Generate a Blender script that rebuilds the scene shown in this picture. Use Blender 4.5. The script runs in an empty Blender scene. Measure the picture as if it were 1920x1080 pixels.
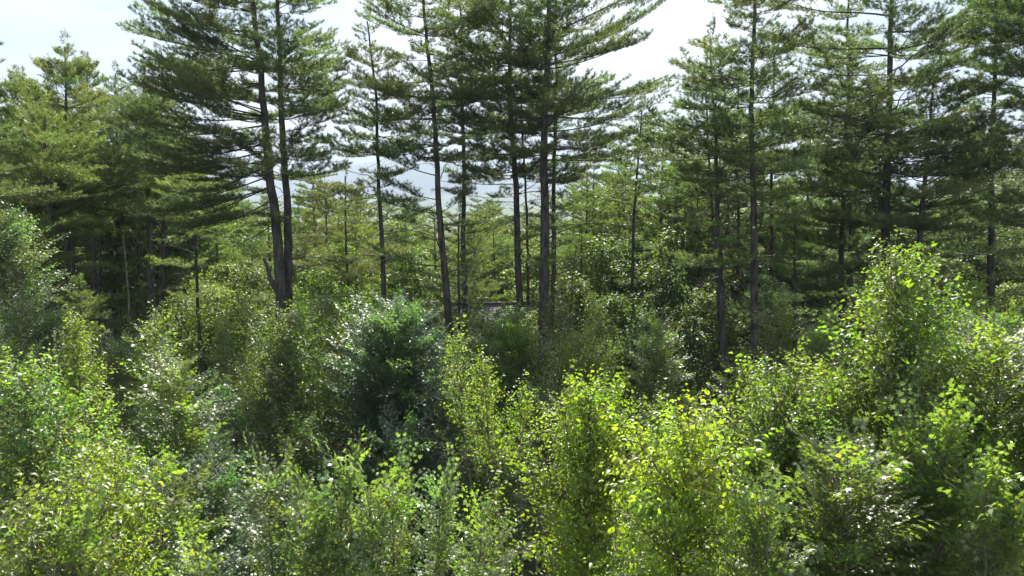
import bpy, math, random
import numpy as np
from mathutils import Matrix, Vector, Euler

# ------------------------------------------------------------------ camera, sky, sun
scene = bpy.context.scene
COL = scene.collection
CAM_Z = 9.0
PITCH = math.radians(6.2)
FOC = 1281.0                                   # focal length in pixels of a 1920 px wide frame
cam_data = bpy.data.cameras.new("camera")
cam_data.lens = 36.0 * FOC / 1920.0
cam_data.clip_start = 0.1
cam_data.clip_end = 20000
cam = bpy.data.objects.new("camera", cam_data)
cam.location = (0, 0, CAM_Z)
cam.rotation_euler = (math.pi / 2 - PITCH, 0, 0)
COL.objects.link(cam)
scene.camera = cam

SUN_EL, SUN_AZ = math.radians(49), math.radians(7)     # azimuth clockwise from +Y (view axis)
EXPOSURE = 1.95
world = bpy.data.worlds.new("World")
scene.world = world
world.use_nodes = True
wt = world.node_tree
for n in list(wt.nodes):
    wt.nodes.remove(n)
def N(t, kind, **kw):
    n = t.nodes.new(kind)
    for k, v in kw.items():
        setattr(n, k, v)
    return n
wo = N(wt, "ShaderNodeOutputWorld"); wb = N(wt, "ShaderNodeBackground")
sky = N(wt, "ShaderNodeTexSky", sky_type='NISHITA', sun_disc=False)
sky.sun_elevation = SUN_EL; sky.sun_rotation = SUN_AZ
sky.air_density = 1.0; sky.dust_density = 0.8; sky.ozone_density = 1.0
tc = N(wt, "ShaderNodeTexCoord"); mp = N(wt, "ShaderNodeMapping")
mp.inputs['Scale'].default_value = (1.0, 1.0, 3.2)
nz = N(wt, "ShaderNodeTexNoise"); nz.inputs['Scale'].default_value = 2.2
nz.inputs['Detail'].default_value = 7; nz.inputs['Roughness'].default_value = 0.55
cr = N(wt, "ShaderNodeValToRGB")
cr.color_ramp.elements[0].position = 0.40; cr.color_ramp.elements[0].color = (4.7, 5.35, 5.8, 1)
cr.color_ramp.elements[1].position = 0.58; cr.color_ramp.elements[1].color = (7.2, 7.2, 7.2, 1)
mx = N(wt, "ShaderNodeMixRGB"); mx.inputs[0].default_value = 0.72
wt.links.new(tc.outputs['Generated'], mp.inputs['Vector']); wt.links.new(mp.outputs[0], nz.inputs['Vector'])
wt.links.new(nz.outputs['Fac'], cr.inputs['Fac']); wt.links.new(cr.outputs['Color'], mx.inputs[2])
wt.links.new(sky.outputs['Color'], mx.inputs[1]); wt.links.new(mx.outputs['Color'], wb.inputs['Color'])
wb.inputs['Strength'].default_value = 0.05
wt.links.new(wb.outputs[0], wo.inputs['Surface'])

sd = bpy.data.lights.new("sun", 'SUN'); sd.energy = 5.0; sd.angle = math.radians(0.5); sd.color = (1.0, 0.94, 0.84)
sun = bpy.data.objects.new("sun", sd)
sdir = Vector((math.sin(SUN_AZ) * math.cos(SUN_EL), math.cos(SUN_AZ) * math.cos(SUN_EL), math.sin(SUN_EL)))
sun.rotation_euler = sdir.to_track_quat('Z', 'Y').to_euler()
sun.location = (0, 0, 60)
COL.objects.link(sun)

scene.view_settings.view_transform = 'Standard'
scene.view_settings.look = 'None'
scene.view_settings.exposure = EXPOSURE
scene.view_settings.gamma = 1.0
scene.view_settings.use_curve_mapping = False
scene.render.engine = 'CYCLES'
scene.cycles.max_bounces = 7
scene.cycles.diffuse_bounces = 3
scene.cycles.glossy_bounces = 2
scene.cycles.transmission_bounces = 4
scene.cycles.volume_bounces = 0
scene.cycles.transparent_max_bounces = 4
scene.cycles.sample_clamp_indirect = 4
scene.cycles.use_denoising = True
scene.cycles.volume_step_rate = 5

# ------------------------------------------------------------------ helpers
rng = np.random.default_rng(11)
R = random.Random(5)
cp, sp = math.cos(PITCH), math.sin(PITCH)

def at(px, py, Y):
    """place on the vertical plane Y metres ahead that the photograph shows at (px, py)"""
    a = (px - 960) / FOC; b = (540 - py) / FOC
    dx, dy, dz = a, cp + b * sp, -sp + b * cp
    k = Y / dy
    return Vector((dx * k, Y, CAM_Z + dz * k))

def ground_z(x, y):
    d = max(0.0, y - 12.0)
    z = -0.055 * min(d, 45.0) - 0.008 * max(0, min(d - 45, 200))
    return z + 0.35 * math.sin(x * 0.13 + 1.3) * math.cos(y * 0.11) + 0.12 * math.sin(x * 0.51 + y * 0.37)

def norm(a):
    return a / np.maximum(np.linalg.norm(a, axis=-1, keepdims=True), 1e-9)

class Wood:
    def __init__(s):
        s.V = []; s.F = []; s.n = 0
    def tube(s, pts, rad, sides=5, cap=True, rough=0.0):
        pts = np.asarray(pts, float); k = len(pts)
        tg = np.gradient(pts, axis=0); tg = norm(tg)
        ref = np.array([0, 0, 1.0]) if abs(tg[0][2]) < 0.8 else np.array([1.0, 0, 0])
        a = norm(np.cross(tg, ref)); b = np.cross(tg, a)
        th = np.arange(sides) * 2 * math.pi / sides
        rr = np.asarray(rad, float)[:, None] * np.ones((1, sides))
        if rough:
            rr = rr * (1 + rough * rng.normal(size=rr.shape) * 0.5 + rough * np.sin(th * 3 + 1.0)[None, :])
        ring = pts[:, None, :] + rr[..., None] * (np.cos(th)[None, :, None] * a[:, None, :] + np.sin(th)[None, :, None] * b[:, None, :])
        s.V.append(ring.reshape(-1, 3)); base = s.n
        for i in range(k - 1):
            for j in range(sides):
                j2 = (j + 1) % sides
                s.F.append((base + i * sides + j, base + i * sides + j2, base + (i + 1) * sides + j2, base + (i + 1) * sides + j))
        if cap:
            s.F.append(tuple(base + (k - 1) * sides + j for j in range(sides)))
        s.n += k * sides
    def mesh(s, name, m):
        me = bpy.data.meshes.new(name)
        me.from_pydata(np.concatenate(s.V).tolist(), [], s.F)
        me.polygons.foreach_set('use_smooth', [True] * len(me.polygons))
        me.materials.append(m)
        return me

def tri_mesh(name, V, T, v, m, smooth=False):
    me = bpy.data.meshes.new(name)
    V = np.ascontiguousarray(V, dtype=np.float32); T = np.ascontiguousarray(T, dtype=np.int32)
    me.vertices.add(len(V)); me.vertices.foreach_set('co', V.ravel())
    me.loops.add(T.size); me.loops.foreach_set('vertex_index', T.ravel())
    me.polygons.add(len(T)); me.polygons.foreach_set('loop_start', np.arange(len(T), dtype=np.int32) * 3)
    if v is not None:
        at_ = me.attributes.new('tint', 'FLOAT', 'FACE'); at_.data.foreach_set('value', np.asarray(v, dtype=np.float32))
    me.update(calc_edges=True)
    if m: me.materials.append(m)
    return me

def scatter(tv, tt, P, D, U, S):
    """place the template (tv, tt) at points P, its x axis along D, its z axis near U, at sizes S"""
    D = norm(D); Yx = norm(np.cross(U, D)); Z = np.cross(D, Yx)
    M = np.stack([D, Yx, Z], axis=1)                       # rows
    V = np.einsum('lk,nkj->nlj', tv, M) * S[:, None, None] + P[:, None, :]
    T = tt[None] + (np.arange(len(P)) * len(tv))[:, None, None]
    return V.reshape(-1, 3), T.reshape(-1, 3)

class Leaves:
    def __init__(s):
        s.V = []; s.T = []; s.C = []; s.n = 0
    def add(s, tv, tt, P, D, U, S, c):
        V, T = scatter(tv, tt, np.asarray(P, float), np.asarray(D, float), np.asarray(U, float), np.asarray(S, float))
        s.V.append(V); s.T.append(T + s.n); s.n += len(V); s.C.append(np.repeat(np.asarray(c, float), len(tt)))
    def merge(s, V, T, C):
        s.V.append(V); s.T.append(T + s.n); s.n += len(V); s.C.append(C)
    def arrays(s):
        return np.concatenate(s.V), np.concatenate(s.T), np.concatenate(s.C)
    def mesh(s, name, m, smooth=False):
        V, T, C = s.arrays()
        me = tri_mesh(name, V, T, C, m)
        if smooth: me.polygons.foreach_set('use_smooth', np.ones(len(T), dtype=bool))
        return me

# leaf templates: x = along the leaf, z = normal
def ovate(w=0.60, fold=0.14, droop=0.34):
    v = np.array([[0, 0, 0], [.22, w * .5, fold], [.62, w * .40, fold - droop * .4], [1, 0, -droop], [.62, -w * .40, fold - droop * .4], [.22, -w * .5, fold], [.45, 0, -droop * .1]])
    t = np.array([[0, 6, 1], [1, 6, 2], [2, 6, 3], [3, 6, 4], [4, 6, 5], [5, 6, 0]])
    return v, t
def maple_leaf():
    out = [(0, 0), (.05, .20), (.20, .50), (.38, .20), (.70, .40), (.66, .13), (1.08, 0), (.66, -.13), (.70, -.40), (.38, -.20), (.20, -.50), (.05, -.20)]
    v = [[.36, 0, .02]] + [[a, b, -0.16 * (a - .36) ** 2 * 2 - .30 * b * b * 1.2 + (0.03 if abs(b) > .3 else 0)] for a, b in out]
    t = [[0, 1 + i, 1 + (i + 1) % 12] for i in range(12)]
    return np.array(v), np.array(t)
def diamond(w=0.7):
    v = np.array([[0, 0, 0], [.45, w * .5, .08], [1, 0, -.12], [.45, -w * .5, .08]])
    return v, np.array([[0, 2, 1], [0, 3, 2]])
OV, MA, DI = ovate(), maple_leaf(), diamond()
def tuft(n, spread, w, seed):
    g = np.random.default_rng(seed); V = []; T = []
    for i in range(n):
        a = g.uniform(0, 2 * math.pi); s_ = spread * math.sqrt(g.uniform(0.05, 1)); L = g.uniform(.75, 1.1)
        d = np.array([math.cos(s_), math.sin(s_) * math.cos(a), math.sin(s_) * math.sin(a)])
        q = norm(np.cross(d, g.normal(size=3)))
        o = np.array([g.uniform(-.45, .2), 0, 0])
        V += [o - q * w / 2, o + q * w / 2, o + d * L]
        T.append([3 * i, 3 * i + 1, 3 * i + 2])
    return np.array(V), np.array(T)
TUFT = [tuft(11, 0.95, 0.10, k) for k in range(4)]
TUFT_FAR = [tuft(5, 0.95, 0.26, 40 + k) for k in range(3)]

# ------------------------------------------------------------------ materials
def new_mat(name):
    m = bpy.data.materials.new(name); m.use_nodes = True
    t = m.node_tree
    for n in list(t.nodes): t.nodes.remove(n)
    out = N(t, "ShaderNodeOutputMaterial")
    return m, t, out

def foliage_mat(name, dark, light, trans, tfac, rough, spec=0.5, accent=None, ior=1.5):
    m, t, out = new_mat(name)
    a = N(t, "ShaderNodeAttribute", attribute_name='tint'); oi = N(t, "ShaderNodeObjectInfo")
    ramp = N(t, "ShaderNodeValToRGB")
    e = ramp.color_ramp.elements
    e[0].position = 0; e[0].color = (*dark, 1); e[1].position = 0.93; e[1].color = (*light, 1)
    if accent:
        x = e.new(0.97); x.color = (*accent, 1)
    mul = N(t, "ShaderNodeMixRGB", blend_type='MULTIPLY'); mul.inputs[0].default_value = 1
    mr = N(t, "ShaderNodeMapRange"); mr.inputs['To Min'].default_value = 0.80; mr.inputs['To Max'].default_value = 1.22
    mul2 = N(t, "ShaderNodeVectorMath", operation='SCALE')
    t.links.new(a.outputs['Fac'], ramp.inputs['Fac']); t.links.new(ramp.outputs[0], mul.inputs[1]); t.links.new(oi.outputs['Color'], mul.inputs[2])
    t.links.new(oi.outputs['Random'], mr.inputs['Value']); t.links.new(mul.outputs[0], mul2.inputs[0]); t.links.new(mr.outputs[0], mul2.inputs['Scale'])
    p = N(t, "ShaderNodeBsdfPrincipled"); p.inputs['Roughness'].default_value = rough; p.inputs['Specular IOR Level'].default_value = min(spec, 1); p.inputs['IOR'].default_value = ior
    t.links.new(mul2.outputs[0], p.inputs['Base Color'])
    tr = N(t, "ShaderNodeBsdfTranslucent")
    tm = N(t, "ShaderNodeMixRGB", blend_type='MULTIPLY'); tm.inputs[0].default_value = 1; tm.inputs[2].default_value = (*trans, 1)
    t.links.new(mul2.outputs[0], tm.inputs[1]); t.links.new(tm.outputs[0], tr.inputs['Color'])
    mix = N(t, "ShaderNodeMixShader"); mix.inputs[0].default_value = tfac
    t.links.new(p.outputs[0], mix.inputs[1]); t.links.new(tr.outputs[0], mix.inputs[2]); t.links.new(mix.outputs[0], out.inputs['Surface'])
    return m

def bark_mat(name, c0, c1, scale, stretch, bump):
    m, t, out = new_mat(name)
    tc = N(t, "ShaderNodeTexCoord"); mp = N(t, "ShaderNodeMapping"); mp.inputs['Scale'].default_value = (1, 1, stretch)
    n1 = N(t, "ShaderNodeTexNoise"); n1.inputs['Scale'].default_value = scale; n1.inputs['Detail'].default_value = 6
    n2 = N(t, "ShaderNodeTexVoronoi"); n2.inputs['Scale'].default_value = scale * 1.3
    r = N(t, "ShaderNodeValToRGB"); e = r.color_ramp.elements
    e[0].position = .32; e[0].color = (*c0, 1); e[1].position = .68; e[1].color = (*c1, 1)
    t.links.new(tc.outputs['Object'], mp.inputs[0]); t.links.new(mp.outputs[0], n1.inputs['Vector']); t.links.new(mp.outputs[0], n2.inputs['Vector'])
    ad = N(t, "ShaderNodeMath", operation='MULTIPLY_ADD'); ad.inputs[1].default_value = .35
    t.links.new(n2.outputs['Distance'], ad.inputs[0]); t.links.new(n1.outputs['Fac'], ad.inputs[2])
    sb = N(t, "ShaderNodeMath", operation='SUBTRACT'); sb.inputs[1].default_value = .12
    t.links.new(ad.outputs[0], sb.inputs[0]); t.links.new(sb.outputs[0], r.inputs['Fac'])
    p = N(t, "ShaderNodeBsdfPrincipled"); p.inputs['Roughness'].default_value = .9; p.inputs['Specular IOR Level'].default_value = .2
    oi = N(t, "ShaderNodeObjectInfo"); mul = N(t, "ShaderNodeMixRGB", blend_type='MULTIPLY'); mul.inputs[0].default_value = 1
    t.links.new(r.outputs[0], mul.inputs[1]); t.links.new(oi.outputs['Color'], mul.inputs[2]); t.links.new(mul.outputs[0], p.inputs['Base Color'])
    b = N(t, "ShaderNodeBump"); b.inputs['Strength'].default_value = bump; b.inputs['Distance'].default_value = .03
    t.links.new(ad.outputs[0], b.inputs['Height']); t.links.new(b.outputs[0], p.inputs['Normal']); t.links.new(p.outputs[0], out.inputs['Surface'])
    return m

def plain_mat(name, c, rough=.8, c2=None, scale=5, bump=0.0, metallic=0):
    m, t, out = new_mat(name)
    p = N(t, "ShaderNodeBsdfPrincipled"); p.inputs['Roughness'].default_value = rough; p.inputs['Metallic'].default_value = metallic
    n1 = N(t, "ShaderNodeTexNoise"); n1.inputs['Scale'].default_value = scale; n1.inputs['Detail'].default_value = 7
    tc = N(t, "ShaderNodeTexCoord"); t.links.new(tc.outputs['Object'], n1.inputs['Vector'])
    r = N(t, "ShaderNodeValToRGB"); e = r.color_ramp.elements
    c2 = c2 or tuple(x * .75 for x in c)
    e[0].position = .35; e[0].color = (*c2, 1); e[1].position = .65; e[1].color = (*c, 1)
    t.links.new(n1.outputs['Fac'], r.inputs['Fac']); t.links.new(r.outputs[0], p.inputs['Base Color'])
    if bump:
        b = N(t, "ShaderNodeBump"); b.inputs['Strength'].default_value = bump
        t.links.new(n1.outputs['Fac'], b.inputs['Height']); t.links.new(b.outputs[0], p.inputs['Normal'])
    t.links.new(p.outputs[0], out.inputs['Surface'])
    return m

M_NEEDLE = foliage_mat("pine_needles", (.042, .066, .028), (.108, .148, .060), (1.8, 1.95, .9), .38, .45, .6)
M_BIRCH = foliage_mat("birch_leaf", (.044, .078, .020), (.100, .156, .030), (2.4, 2.5, .7), .50, .50, 1.0, accent=(.15, .16, .03), ior=1.52)
M_MAPLE = foliage_mat("maple_leaf", (.044, .074, .024), (.088, .130, .036), (2.4, 2.5, .65), .45, .48, 1.0, accent=(.15, .13, .05), ior=1.62)
M_FAR = foliage_mat("far_leaf", (.042, .075, .022), (.098, .135, .038), (2.0, 2.1, .8), .42, .55, .5)
M_PBARK = bark_mat("pine_bark", (.022, .020, .020), (.082, .074, .070), 6, .35, 1.0)
M_DBARK = bark_mat("sapling_bark", (.050, .042, .034), (.17, .145, .12), 14, .6, .6)
M_GREYBARK = bark_mat("dead_wood", (.10, .09, .08), (.26, .235, .21), 10, .3, .6)
M_SOIL = plain_mat("forest_floor", (.060, .050, .030), .95, (.030, .040, .016), 1.1, .5)

# ------------------------------------------------------------------ objects
def link(name, data=None, parent=None, mw=None, color=None):
    o = bpy.data.objects.new(name, data)
    COL.objects.link(o)
    if parent is not None: o.parent = parent
    if mw is not None: o.matrix_local = mw
    if color is not None: o.color = (*color, 1)
    return o

def thing(name, label, cat, loc, group=None):
    o = link(name); o.location = loc
    o['label'] = label; o['category'] = cat
    if group: o['group'] = group
    return o

def struct(name, me):
    o = link(name, me); o['kind'] = 'structure'
    return o

# ------------------------------------------------------------------ ground and far hills
def grid_mesh(name, xs, ys, fz, m):
    X, Yg = np.meshgrid(xs, ys); nx, ny = len(xs), len(ys)
    Z = np.vectorize(fz)(X, Yg)
    V = np.stack([X, Yg, Z], -1).reshape(-1, 3)
    i = np.arange(nx - 1)[None, :] + nx * np.arange(ny - 1)[:, None]
    i = i.ravel()
    T = np.concatenate([np.stack([i, i + 1, i + nx + 1], 1), np.stack([i, i + nx + 1, i + nx], 1)])
    me = tri_mesh(name, V, T, None, m)
    me.polygons.foreach_set('use_smooth', [True] * len(me.polygons))
    return me
xs = np.concatenate([np.linspace(-3800, -120, 24), np.linspace(-100, 100, 101), np.linspace(120, 3800, 24)])
ys = np.concatenate([np.linspace(-60, -4, 12), np.linspace(-2, 110, 90), np.linspace(130, 5900, 60)])
struct("ground", grid_mesh("ground", xs, ys, ground_z, M_SOIL))

M_HILL = plain_mat("hill_forest", (.050, .085, .035), .95, (.030, .055, .028), .02, .3)
def ridge(name, Y, depth, profile, seed):
    g = np.random.default_rng(seed); ph = g.uniform(0, 6.28, 12); am = g.uniform(.4, 1, 12)
    x0, x1 = at(-700, 400, Y).x, at(2600, 400, Y).x
    xs = np.linspace(x0, x1, 260); ys = np.linspace(Y - depth, Y + depth, 24)
    pxs = [p[0] for p in profile]; pys = [p[1] for p in profile]
    def fz(x, y):
        px = 960 + (x / Y) * FOC
        py = np.interp(px, pxs, pys)
        top = at(px, py, Y).z
        k = 1 - abs(y - Y) / depth
        k = k * k * (3 - 2 * k)
        w = sum(am[i] * math.sin(x * .0016 * (i + 1) * (1.3 ** i) ** .5 + ph[i]) / (i + 1) for i in range(12))
        return -12 + (top + 12) * k * (1 + .028 * w) + 5 * math.sin(y * .01 + x * .013) * k * (1 - k)
    return struct(name, grid_mesh(name, xs, ys, fz, M_HILL))
ridge("mountain", 4900, 800, [(-700, 380), (300, 365), (480, 350), (600, 318), (700, 300), (790, 292), (860, 305), (930, 322), (1010, 335), (1090, 350), (1250, 340), (1500, 330), (1800, 350), (2600, 370)], 3)
ridge("far_hill", 2600, 500, [(-700, 385), (400, 378), (600, 366), (760, 372), (880, 366), (1000, 362), (1100, 372), (1300, 365), (2600, 380)], 8)
ridge("near_hill", 900, 260, [(-700, 396), (400, 394), (700, 392), (900, 396), (1000, 386), (1100, 388), (1300, 384), (1600, 380), (2600, 390)], 15)

# ------------------------------------------------------------------ pine branch library (branch grows along +x)
def pine_branch(L, seed, far=False):
    g = np.random.default_rng(seed)
    w = Wood(); lv = Leaves()
    n = 9; t = np.linspace(0, 1, n)
    sag = g.uniform(.03, .10) * L; wy = g.uniform(-.06, .06) * L; wz = g.uniform(-.5, .5)
    ax = np.stack([L * t, wy * np.sin(t * 3.0 + wz) * t + .02 * L * np.sin(t * 9 + wz), -sag * np.sin(t * 2.4) * .7 + .05 * L * t ** 3], 1)
    r0 = .0065 * L + .007
    w.tube(ax, r0 * (1 - .88 * t), 5)
    def on(tt):
        return np.array([np.interp(tt, t, ax[:, k]) for k in range(3)])
    tg = norm(np.gradient(ax, axis=0))
    P, D = [], []
    s = -1
    step = .155 if L > 3 else .13
    if far: step *= 1.25
    k2 = max(6, int(L * .80 / step))
    start = g.uniform(.16, .30)
    for i in range(k2):
        tt = start + (1 - start) * (i + g.uniform(-.3, .3) + .5) / k2
        tt = min(max(tt, 0), .99)
        s = -s
        if g.random() < .10: continue
        b = on(tt); d0 = norm(np.array([np.interp(tt, t, tg[:, k]) for k in range(3)]))
        u = (tt - start) / (1 - start)
        l2 = L * (.10 + .34 * math.sin(min(1, u * 1.15 + .14) * math.pi) ** .8) * g.uniform(.65, 1.2) * (1 if L > 3 else 1.15)
        ang = g.uniform(.65, 1.0)
        side = np.array([0, s, 0])
        d = norm(d0 * math.cos(ang) + side * math.sin(ang) + np.array([0, 0, g.uniform(-.02, .30)]))
        m = 4; q = np.linspace(0, 1, m)
        pts = b + d * l2 * q[:, None] + np.array([0, 0, 1]) * (.10 * l2 * q ** 2)[:, None] + d0 * (.12 * l2 * q ** 2)[:, None]
        if not far: w.tube(pts, (.003 + .002 * l2) * (1 - .75 * q), 3, cap=False)
        k3 = max(3, int(l2 / (.080 if not far else .13)))
        for j in range(k3):
            qq = .15 + .85 * (j + g.uniform(0, 1)) / k3
            c = np.array([np.interp(qq, q, pts[:, k]) for k in range(3)])
            sd_ = (-1) ** j
            lat = norm(np.cross(d, [0, 0, 1])) * sd_
            d3 = norm(d * g.uniform(.5, 1) + lat * g.uniform(.3, .95) + np.array([0, 0, g.uniform(.05, .95)]))
            l3 = g.uniform(.06, .36) * (1.15 - .6 * qq)
            for f in ((.3, .65, 1) if not far else (.4, .9)):
                P.append(c + d3 * l3 * f + g.normal(size=3) * .012); D.append(d3 + g.normal(size=3) * .25 + np.array([0, 0, .15]))
        P.append(pts[-1]); D.append(d)
    for q in range(4):
        P.append(on(.86 + .045 * q)); D.append(tg[-1] + g.normal(size=3) * .35 + np.array([0, 0, .3]))
    P = np.array(P); D = np.array(D)
    TT = TUFT_FAR if far else TUFT
    pick = g.integers(0, len(TT), len(P))
    dens = g.random(len(P))
    c = np.clip(.25 + .55 * g.random(len(P)) + .25 * (P[:, 0] / L - .5), 0, .92)
    for k, (tv, tt) in enumerate(TT):
        m = (pick == k) & (dens > .04)
        if m.any():
            lv.add(tv, tt, P[m], D[m], np.tile([0, 0, 1.0], (m.sum(), 1)) + g.normal(size=(m.sum(), 3)) * .3, g.uniform(.105, .150, m.sum()) * (1.5 if far else 1), c[m])
    return w, lv
PINE_LIB = {}
for L, nv in ((5.2, 5), (3.4, 6), (2.0, 5), (1.1, 4)):
    PINE_LIB[L] = []
    for k in range(nv):
        w, lv = pine_branch(L, int(L * 100) + k)
        PINE_LIB[L].append((w.mesh("branch", M_PBARK), lv.mesh("needles", M_NEEDLE), L))
def dead_branch(L, seed):
    g = np.random.default_rng(seed); w = Wood()
    n = 9; t = np.linspace(0, 1, n)
    up = g.uniform(-.25, .12)
    ax = np.stack([L * t, .07 * L * np.sin(t * g.uniform(2, 6) + seed), .10 * L * np.sin(t * 2.6) + up * L * t ** 2], 1)
    ax[1:] += g.normal(size=(n - 1, 3)) * .012 * L
    w.tube(ax, (.007 * L + .006) * (1 - .85 * t), 5)
    for i in range(int(6 + L * 3.5)):
        tt = g.uniform(.2, .98); b = np.array([np.interp(tt, t, ax[:, k]) for k in range(3)])
        l2 = L * g.uniform(.06, .30) * (1.1 - .6 * tt); s = g.choice([-1, 1])
        d = norm(np.array([g.uniform(.3, 1), s * g.uniform(.3, 1), g.uniform(-.55, .35)]))
        q = np.linspace(0, 1, 4)
        pts = b + d * l2 * q[:, None] + g.normal(size=(4, 3)) * .03 * l2 * q[:, None] + np.array([0, 0, -.18 * l2]) * (q ** 2)[:, None]
        w.tube(pts, (.0035 + .0012 * L) * (1 - .7 * q), 3, cap=False)
    return w
DEAD_LIB = [dead_branch(L, 70 + k) for k, L in enumerate((2.6, 2.2, 1.8, 1.5, 1.1, .9, 2.4, 1.3))]
DEAD_LIB = [(w.mesh("dead_branch", M_PBARK), L) for w, L in zip(DEAD_LIB, (2.6, 2.2, 1.8, 1.5, 1.1, .9, 2.4, 1.3))]

def bmatrix(p, az, el, roll, s):
    return Matrix.Translation(p) @ Euler((0, 0, az)).to_matrix().to_4x4() @ Euler((0, -el, 0)).to_matrix().to_4x4() @ Euler((roll, 0, 0)).to_matrix().to_4x4() @ Matrix.Scale(s, 4)

def trunk_mesh(pts, r0, rtop, sides=12, mat=M_PBARK, rough=.035, flare=1.35, seed=0):
    pts = np.array([tuple(p) for p in pts], float)
    z = pts[:, 2]; n = max(8, int((z[-1] - z[0]) / .45))
    zz = np.linspace(z[0], z[-1], n)
    X = np.stack([np.interp(zz, z, pts[:, 0]), np.interp(zz, z, pts[:, 1]), zz], 1)
    g = np.random.default_rng(seed)
    X[:, 0] += .03 * np.sin(zz * .9 + seed) + .012 * g.normal(size=n); X[:, 1] += .03 * np.cos(zz * .7 + seed)
    u = (zz - zz[0]) / (zz[-1] - zz[0])
    rad = r0 + (rtop - r0) * u ** .95
    rad = rad * (1 + (flare - 1) * np.exp(-(zz - zz[0]) / .5))
    w = Wood(); w.tube(X - pts[0], rad, sides, True, rough)
    return w.mesh("trunk", mat), X

pine_shade = [(1.0, 1.0, 1.0), (.92, 1.0, .95), (1.12, 1.08, .9), (.85, .95, .95)]
def pine(label, px_pts, Y, dia, z_top, py_low, maxlen, cat="pine tree", group=None, bias=0.0, bias_az=0.0, extra=(), dead=8, density=1.0,
         color=(1.08, 1.08, 1.0), seed=0, second=None, gap=.62, top_el=20, name="pine_tree", low_env=.62, dead_low=None, bark=(1, 1, 1)):
    rr = random.Random(seed * 7 + 1)
    P = [at(x, y, Y) for x, y in px_pts]
    P.sort(key=lambda p: p.z)
    z_top = z_top if z_top is not None else P[-1].z
    if P[-1].z < z_top:                                    # carry on upward past what the photo shows
        a, b = P[-2], P[-1]; k = (z_top - b.z) / max(b.z - a.z, .5)
        P.append(Vector((b.x + (b.x - a.x) * k * .6, Y, z_top)))
    a, b = P[0], P[1]; gz = ground_z(a.x, Y) - .15
    k = (a.z - gz) / max(b.z - a.z, .5)
    base = Vector((a.x - (b.x - a.x) * k * .5, Y, gz))
    P.insert(0, base)
    root = thing(name, label, cat, base, group)
    me, X = trunk_mesh(P, dia * .58, .03, seed=seed)
    link("trunk", me, root, color=bark)
    trunks = [(X, P)]
    if second:
        Q = [at(x, y, Y + .5) for x, y in second]; Q.sort(key=lambda p: p.z)
        q0, q1 = Q[-2], Q[-1]; kk = (z_top - 1 - q1.z) / max(q1.z - q0.z, .5)
        Q.append(Vector((q1.x + (q1.x - q0.x) * kk, Y + .5, z_top - 1)))
        Q.insert(0, Vector((base.x + .18, Y + .25, gz)))
        me2, X2 = trunk_mesh(Q, dia * .50, .03, seed=seed + 5)
        o2 = link("trunk", me2, root); o2.location = Q[0] - base
        trunks.append((X2, Q))
    z_low = at(960, py_low, Y).z
    def add_branch(p, az, el, ln):
        lib = min(PINE_LIB, key=lambda q: abs(math.log(q / ln)))
        wm, nm, L = rr.choice(PINE_LIB[lib])
        s = ln / L
        b = link("branch", wm, root, bmatrix(p - base, az, el, rr.uniform(-.25, .25), s), bark)
        link("needles", nm, b, None, tuple(c * rr.uniform(.88, 1.12) for c in color))
    def centre(X, z):
        return Vector((float(np.interp(z, X[:, 2], X[:, 0])), float(np.interp(z, X[:, 2], X[:, 1])), z))
    z = z_low; whorl = rr.uniform(0, 6)
    count = 0
    while z < z_top - .15:
        u = (z - z_low) / (z_top - z_low)
        env = low_env + (1 - low_env) * min(1, u / .22) if u < .22 else (1 - ((u - .22) / .78) ** 1.35 * .86)
        layer = rr.uniform(.45, 1.2); sect = rr.uniform(0, 6.28)
        nb = max(3, int(round((rr.choice([4, 5, 6, 6])) * density * 1.15)))
        ti = 0
        for i in range(nb):
            whorl += 2 * math.pi / nb + rr.uniform(-.45, .45)
            az = whorl
            if rr.random() < .10 or (math.cos(az - sect) > .8 and rr.random() < .55): continue
            ln = maxlen * env * layer * rr.uniform(.7, 1.12) * (1 + bias * math.cos(az - bias_az)) * 1.08
            if ln < .35: ln = .35
            el = math.radians(rr.uniform(-9, 9) + 6 + (top_el - 6) * max(0, u - .35) / .65)
            if second:
                X = trunks[0][0] if math.cos(az) < .1 else trunks[1][0]
            else: X = trunks[0][0]
            zz = min(z + rr.uniform(-.10, .10) + (gap * .5 if rr.random() < .15 else 0), z_top - .05)
            add_branch(centre(X, zz), az, el, ln); count += 1
            if count > 285: break
        whorl += rr.uniform(.3, 1.2)
        z += gap * 1.25 * rr.uniform(.7, 1.45) * (1 if u < .6 else .8)
        if count > 285: break
    add_branch(centre(trunks[0][0], z_top - .3), 0, math.radians(80), .9)
    for (py, azd, ln, eld) in extra:
        zc = at(960, py, Y).z
        X = trunks[1][0] if (second and math.cos(math.radians(azd)) > 0) else trunks[0][0]
        add_branch(centre(X, zc), math.radians(azd), math.radians(eld), ln)
    zd0 = at(960, dead_low, Y).z if dead_low else max(base.z + 2.0, z_low - 6)
    dead = int(dead * 2.1)
    for i in range(dead):
        zc = zd0 + (z_low + .5 - zd0) * (i + rr.random()) / max(1, dead)
        if rr.random() < .22 and zc > z_low - 5:
            add_branch(centre(rr.choice(trunks)[0], zc), rr.uniform(0, 6.28), math.radians(rr.uniform(-16, 8)), rr.uniform(.9, 1.9))
            continue
        dm, L = rr.choice(DEAD_LIB); ln = min(L * rr.uniform(.7, 1.3), maxlen * .95)
        link("dead_branch", dm, root, bmatrix(centre(rr.choice(trunks)[0], zc) - base, rr.uniform(0, 6.28), math.radians(rr.uniform(-12, 25)), rr.uniform(-.5, .5), ln / L), bark)
    return root, centre(trunks[0][0], min(z_low, z_top)), trunks

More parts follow.
